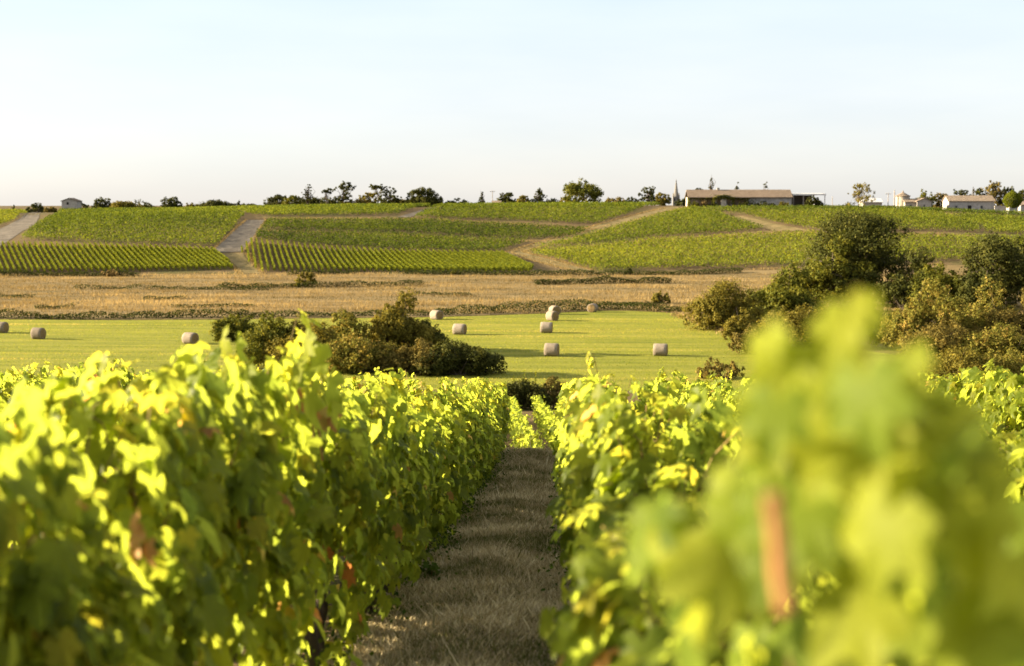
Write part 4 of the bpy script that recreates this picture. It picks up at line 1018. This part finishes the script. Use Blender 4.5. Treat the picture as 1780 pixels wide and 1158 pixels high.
def hand_shoot(host, root, tip, leaves_, seed, name='shoot', mat='vine', stem='shoot', r=.006):
    """a single shoot standing out of a vine: stem polyline plus individually placed leaves (world points)"""
    g = np.random.default_rng(seed); inv = lambda p: np.array(host.matrix_basis.inverted() @ Vector(tuple(p)))
    root, tip = np.array(root), np.array(tip); mid = (root + tip) / 2 + g.normal(0, .02, 3)
    mb = MB(); mb.tube([inv(root), inv(mid), inv(tip)], [r, r * .8, r * .4], 7); st = mb.build(name, M[stem], host)
    P = np.array([inv(p) for p, s, tnt in leaves_]); n = len(P); S = np.array([s for p, s, tnt in leaves_]); C = np.array([tnt for p, s, tnt in leaves_])
    flip = -1 if abs(host.rotation_euler[2]) > 1 else 1
    N = norm(np.array([-.72 * flip, -.62 * flip, .35]) + g.normal(0, .28, (n, 3))); T = np.array([.1, 0, -.8]) + g.normal(0, .45, (n, 3))
    idx = g.integers(0, 3, n); parts = []
    for k in range(3):
        m = idx == k
        if m.any(): V, F, L = place(GL[k], P[m], N[m], T[m], S[m]); parts.append((V, F, np.repeat(C[m], L)))
    V, F, T_ = merge(parts); obj('leaves', mesh_np('leaves', V, F, M[mat], T_), st); return st

# tall shoot of the nearest vine on the right (the big blurred one)
def near(px, py, d): return at(px, py, d)
hv = vine_near(.50, 1.6); hv['label'] = 'nearest grapevine, strongly blurred, with a tall yellow green shoot at the right'
L_ = [(near(x, y, d), s, t) for x, y, d, s, t in [(1348, 615, 1.55, .045, .85), (1345, 690, 1.55, .06, .8), (1452, 575, 1.5, .045, .85), (1484, 528, 1.45, .032, .93), (1512, 545, 1.5, .036, .9), (1440, 700, 1.55, .08, .6), (1545, 660, 1.45, .06, .85), (1500, 760, 1.4, .09, .9),
     (1600, 720, 1.5, .06, .8), (1660, 800, 1.45, .08, .7), (1380, 790, 1.5, .085, .75), (1540, 860, 1.4, .09, .7), (1700, 880, 1.4, .085, .85), (1580, 620, 1.55, .04, .75), (1420, 890, 1.45, .09, .7), (1290, 860, 1.6, .085, .7), (1600, 960, 1.35, .09, .7), (1740, 980, 1.35, .09, .9), (1260, 980, 1.5, .09, .8), (1500, 1060, 1.35, .085, .8), (1690, 1090, 1.35, .09, .7)]]
g = np.random.default_rng(610)
for x_, y_, d_, s_q in [(1335, 585, 1.5, .038), (1345, 610, 1.52, .042), (1340, 640, 1.5, .05), (1352, 680, 1.5, .06), (1328, 710, 1.5, .06), (1360, 740, 1.5, .07), (1600, 690, 1.5, .06), (1640, 730, 1.5, .065), (1470, 560, 1.45, .045), (1495, 600, 1.45, .055), (1500, 650, 1.42, .065), (1450, 640, 1.46, .06), (1400, 720, 1.46, .07), (1560, 740, 1.42, .075)]:
    L_.append((near(x_, y_, d_), s_q, g.uniform(.75, .93)))
for _ in range(26):
    x = g.uniform(1130, 1800); y = g.uniform(max(700, 700 + (1330 - x) * .5), 1150); L_.append((near(x, y, g.uniform(1.7, 2.3)), g.uniform(.07, .1), g.uniform(.1, .95)))
for _ in range(18):
    y = g.uniform(600, 1000); half = np.interp(y, [600, 660, 760, 1000], [70, 130, 190, 260]); x = 1495 + np.interp(y, [600, 1000], [0, 40]) + g.uniform(-half, half)
    L_.append((near(x, y, g.uniform(1.3, 1.62)), g.uniform(.055, .085), g.uniform(.2, .95)))
hand_shoot(hv, near(1500, 1050, 1.45), near(1490, 500, 1.47), L_, 601, mat='young')
mb = MB(); inv = hv.matrix_basis.inverted()
mb.tube([tuple(inv @ Vector(tuple(near(x, y, 1.22)))) for x, y in [(1341, 862), (1352, 930), (1358, 1000), (1366, 1062)]], [.0085, .0085, .009, .0075], 9, 3, .15); mb.build('woody_cane', M['cane'], hv)
# upright shoots on the left row
hv2 = vine_near(-1.64, 6.6); hv2['label'] = 'grapevine left of the lane with a tall bright leafy shoot standing above the row'
L_ = [(near(x, y, 6.6), s, t) for x, y, s, t in [(536, 592, .10, .85), (520, 640, .12, .8), (560, 630, .12, .7), (575, 660, .12, .7), (505, 690, .12, .85), (540, 690, .13, .8), (590, 700, .1, .8)]]
hand_shoot(hv2, near(545, 760, 6.7), near(535, 585, 6.6), L_, 602, mat='young')
hv3 = vine_near(-1.64, 5.5); hv3['label'] = 'grapevine left of the lane with one flat leaf raised on a stalk'
L_ = [(near(x, y, 6.0), s, t) for x, y, s, t in [(388, 592, .09, .9), (412, 598, .09, .7), (400, 640, .08, .85), (430, 640, .09, .7)]]
hand_shoot(hv3, near(402, 720, 6.1), near(395, 592, 6.0), L_, 603, mat='young')
# dry brown leaves on near left vines
hv4 = vine_near(-1.64, 4.4); hv4['label'] = 'near grapevine left of the lane with curled orange brown dead leaves'
L_ = [(near(x, y, d), s, t) for x, y, d, s, t in [(140, 890, 3.95, .085, .7), (158, 930, 3.9, .07, .4), (170, 955, 3.9, .05, .2), (245, 935, 4.2, .085, .5), (258, 950, 4.15, .06, .3), (238, 900, 4.2, .05, .6)]]
hand_shoot(hv4, near(215, 1040, 4.1), near(150, 880, 3.95), L_, 604, 'dry_shoot', 'dryleaf', 'cane', .007)
hv5 = vine_near(-1.64, 7.7); hv5['label'] = 'grapevine left of the lane with brown edged leaves near its top'
L_ = [(near(x, y, 7.0), s, t) for x, y, s, t in [(520, 700, .09, .3), (555, 715, .1, .9), (540, 730, .09, .5), (575, 720, .08, .2)]]
hand_shoot(hv5, near(560, 800, 7.1), near(540, 700, 7.0), L_, 605, 'dry_shoot', 'dryleaf', 'cane', .006)

# posts in the rows
g = np.random.default_rng(55)
for x, y, lab in [(-1.78, 34.6, 'grey end post of the vine row left of the lane'), (-1.72, 27.5, 'grey wooden post in the left row, next before the end post'), (.3, 34.8, 'grey end post of the vine row right of the lane'), (-1.74, 21.5, 'weathered grey post half way along the left vine row')]:
    t = thing('vine_post', (x, y, float(Z(x, y))), lab, 'post', 'posts of the vine rows')
    mb = MB(); mb.tube([(0, 0, -.2), (.01, 0, .7), (0, .02, 1.62), (0, .02, 1.66)], [.045, .043, .04, .03], 10, 4, .1); mb.build('shaft', M['post'], t)
    mb = MB()
    for z in (.7, 1.15, 1.5): mb.tube([(-.046, 0, z - .005), (-.046, 0, z + .012)], [.012, .012], 6)
    mb.build('wire_staples', M['metal'], t)
# young vine at the lip and a weed tuft in the lane
def tuft(name, base, label, cat, n, w, h, size, mat, seed, tpl):
    g = np.random.default_rng(seed); t = thing(name, base, label, cat)
    mb = MB()
    for k in range(6): mb.tube([(0, 0, -.03), (g.normal(0, w * .3), g.normal(0, w * .3), h * .5), (g.normal(0, w * .5), g.normal(0, w * .5), h * .9)], [.006, .004, .002], 5)
    mb.build('stems', M['shoot'], t); P = np.column_stack([g.normal(0, w * .45, n), g.normal(0, w * .45, n), g.random(n) * h])
    V, F, L = place(tpl, P, norm(rdir(n, g) + [-.3, -.3, 1.0]), rdir(n, g) + [0, 0, -.3], size * g.uniform(.6, 1.2, n)); obj('leaves', mesh_np('leaves', V, F, M[mat], np.repeat(np.clip(g.normal(.55, .2, n), 0, .94), L)), t)
p = hit(746, 1015, 4); tuft('weed', p, 'broad leaved green weed growing alone on the lane', 'weed', 34, .13, .2, .06, 'weed', 701, GL[0])
p = at(914, 780, 36.7); p[2] = float(Z(p[0], 36.7)); tuft('young_vine', p, 'small bright young vine standing at the end of the lane', 'vine', 130, .42, 1.15, .09, 'vine', 702, GL[0])

# ------------------------------------------------------------------ light, sky, camera
SUN_EL, SUN_AZ = 14.5, -84.0               # azimuth measured from +Y towards +X
S = Vector((math.sin(R(SUN_AZ)) * math.cos(R(SUN_EL)), math.cos(R(SUN_AZ)) * math.cos(R(SUN_EL)), math.sin(R(SUN_EL))))
sun = bpy.data.objects.new('sun', bpy.data.lights.new('sun', 'SUN')); COL.objects.link(sun)
sun.rotation_euler = (-S).to_track_quat('-Z', 'Y').to_euler(); sun.location = (-40, 10, 60)
sun.data.energy = 5.0; sun.data.angle = R(.5); sun.data.color = (1.0, .83, .56)
w = bpy.data.worlds.new('World'); sc.world = w; w.use_nodes = True; nt = w.node_tree; nt.nodes.clear()
out = nt.nodes.new('ShaderNodeOutputWorld'); bg = nt.nodes.new('ShaderNodeBackground'); sky = nt.nodes.new('ShaderNodeTexSky')
sky.sky_type = 'NISHITA'; sky.sun_disc = False; sky.sun_elevation = R(SUN_EL); sky.sun_rotation = R(SUN_AZ)
sky.air_density = .7; sky.dust_density = 1.0; sky.ozone_density = 1.0; sky.altitude = 50
# thin bright evening haze in the lower sky; unseen dome above brightened as fill
tcw = nt.nodes.new('ShaderNodeTexCoord'); sep = nt.nodes.new('ShaderNodeSeparateXYZ'); rp = nt.nodes.new('ShaderNodeValToRGB'); mx = nt.nodes.new('ShaderNodeMix'); mx.data_type = 'RGBA'
nt.links.new(tcw.outputs['Generated'], sep.inputs[0]); nt.links.new(sep.outputs[2], rp.inputs[0])
HZ = [(0.0, (.93, .895, .885)), (.045, (.96, .94, .935)), (.09, (.98, .995, 1.0)), (.15, (.92, 1.02, 1.09)), (.32, (1.3, 1.32, 1.28)), (1.0, (1.42, 1.40, 1.32))]
e = rp.color_ramp.elements
while len(e) < len(HZ): e.new(.5)
for x, (p_, c_) in zip(e, HZ): x.position = p_; x.color = (*c_, 1)
mx.inputs[0].default_value = .90; nt.links.new(sky.outputs[0], mx.inputs[6])
mpw = nt.nodes.new('ShaderNodeMapping'); mpw.inputs['Scale'].default_value = (5, 5, 26); nsw = nt.nodes.new('ShaderNodeTexNoise'); nsw.inputs['Scale'].default_value = 1.0; nsw.inputs['Detail'].default_value = 4
rw = nt.nodes.new('ShaderNodeValToRGB'); rw.color_ramp.elements[0].position = .35; rw.color_ramp.elements[0].color = (.955, .965, .98, 1); rw.color_ramp.elements[1].position = .7; rw.color_ramp.elements[1].color = (1.05, 1.035, 1.02, 1)
mw = nt.nodes.new('ShaderNodeMix'); mw.data_type = 'RGBA'; mw.blend_type = 'MULTIPLY'; mw.inputs[0].default_value = 1
nt.links.new(tcw.outputs['Generated'], mpw.inputs[0]); nt.links.new(mpw.outputs[0], nsw.inputs[0]); nt.links.new(nsw.outputs[0], rw.inputs[0]); nt.links.new(rp.outputs[0], mw.inputs[6]); nt.links.new(rw.outputs[0], mw.inputs[7]); nt.links.new(mw.outputs[2], mx.inputs[7])
nt.links.new(mx.outputs[2], bg.inputs[0]); bg.inputs[1].default_value = .135; nt.links.new(bg.outputs[0], out.inputs[0])

cam = bpy.data.objects.new('camera', bpy.data.cameras.new('camera')); COL.objects.link(cam)
cam.location = (0, 0, CZ); cam.rotation_euler = CAM_ROT
cam.data.lens = 50; cam.data.sensor_width = 36; cam.data.clip_start = .05; cam.data.clip_end = 8000
cam.data.dof.use_dof = True; cam.data.dof.focus_distance = 26; cam.data.dof.aperture_fstop = 2.1; cam.data.dof.aperture_blades = 0
sc.camera = cam
sc.view_settings.view_transform = 'Standard'; sc.view_settings.look = 'None'; sc.view_settings.gamma = 1; sc.view_settings.use_curve_mapping = False
sc.view_settings.exposure = 2.55
cy = sc.cycles
cy.max_bounces = 9; cy.diffuse_bounces = 5; cy.glossy_bounces = 2; cy.transmission_bounces = 5; cy.transparent_max_bounces = 4
cy.caustics_reflective = False; cy.caustics_refractive = False; cy.sample_clamp_indirect = 8
cy.use_denoising = True
try: cy.denoiser = 'OPENIMAGEDENOISE'
except Exception: pass
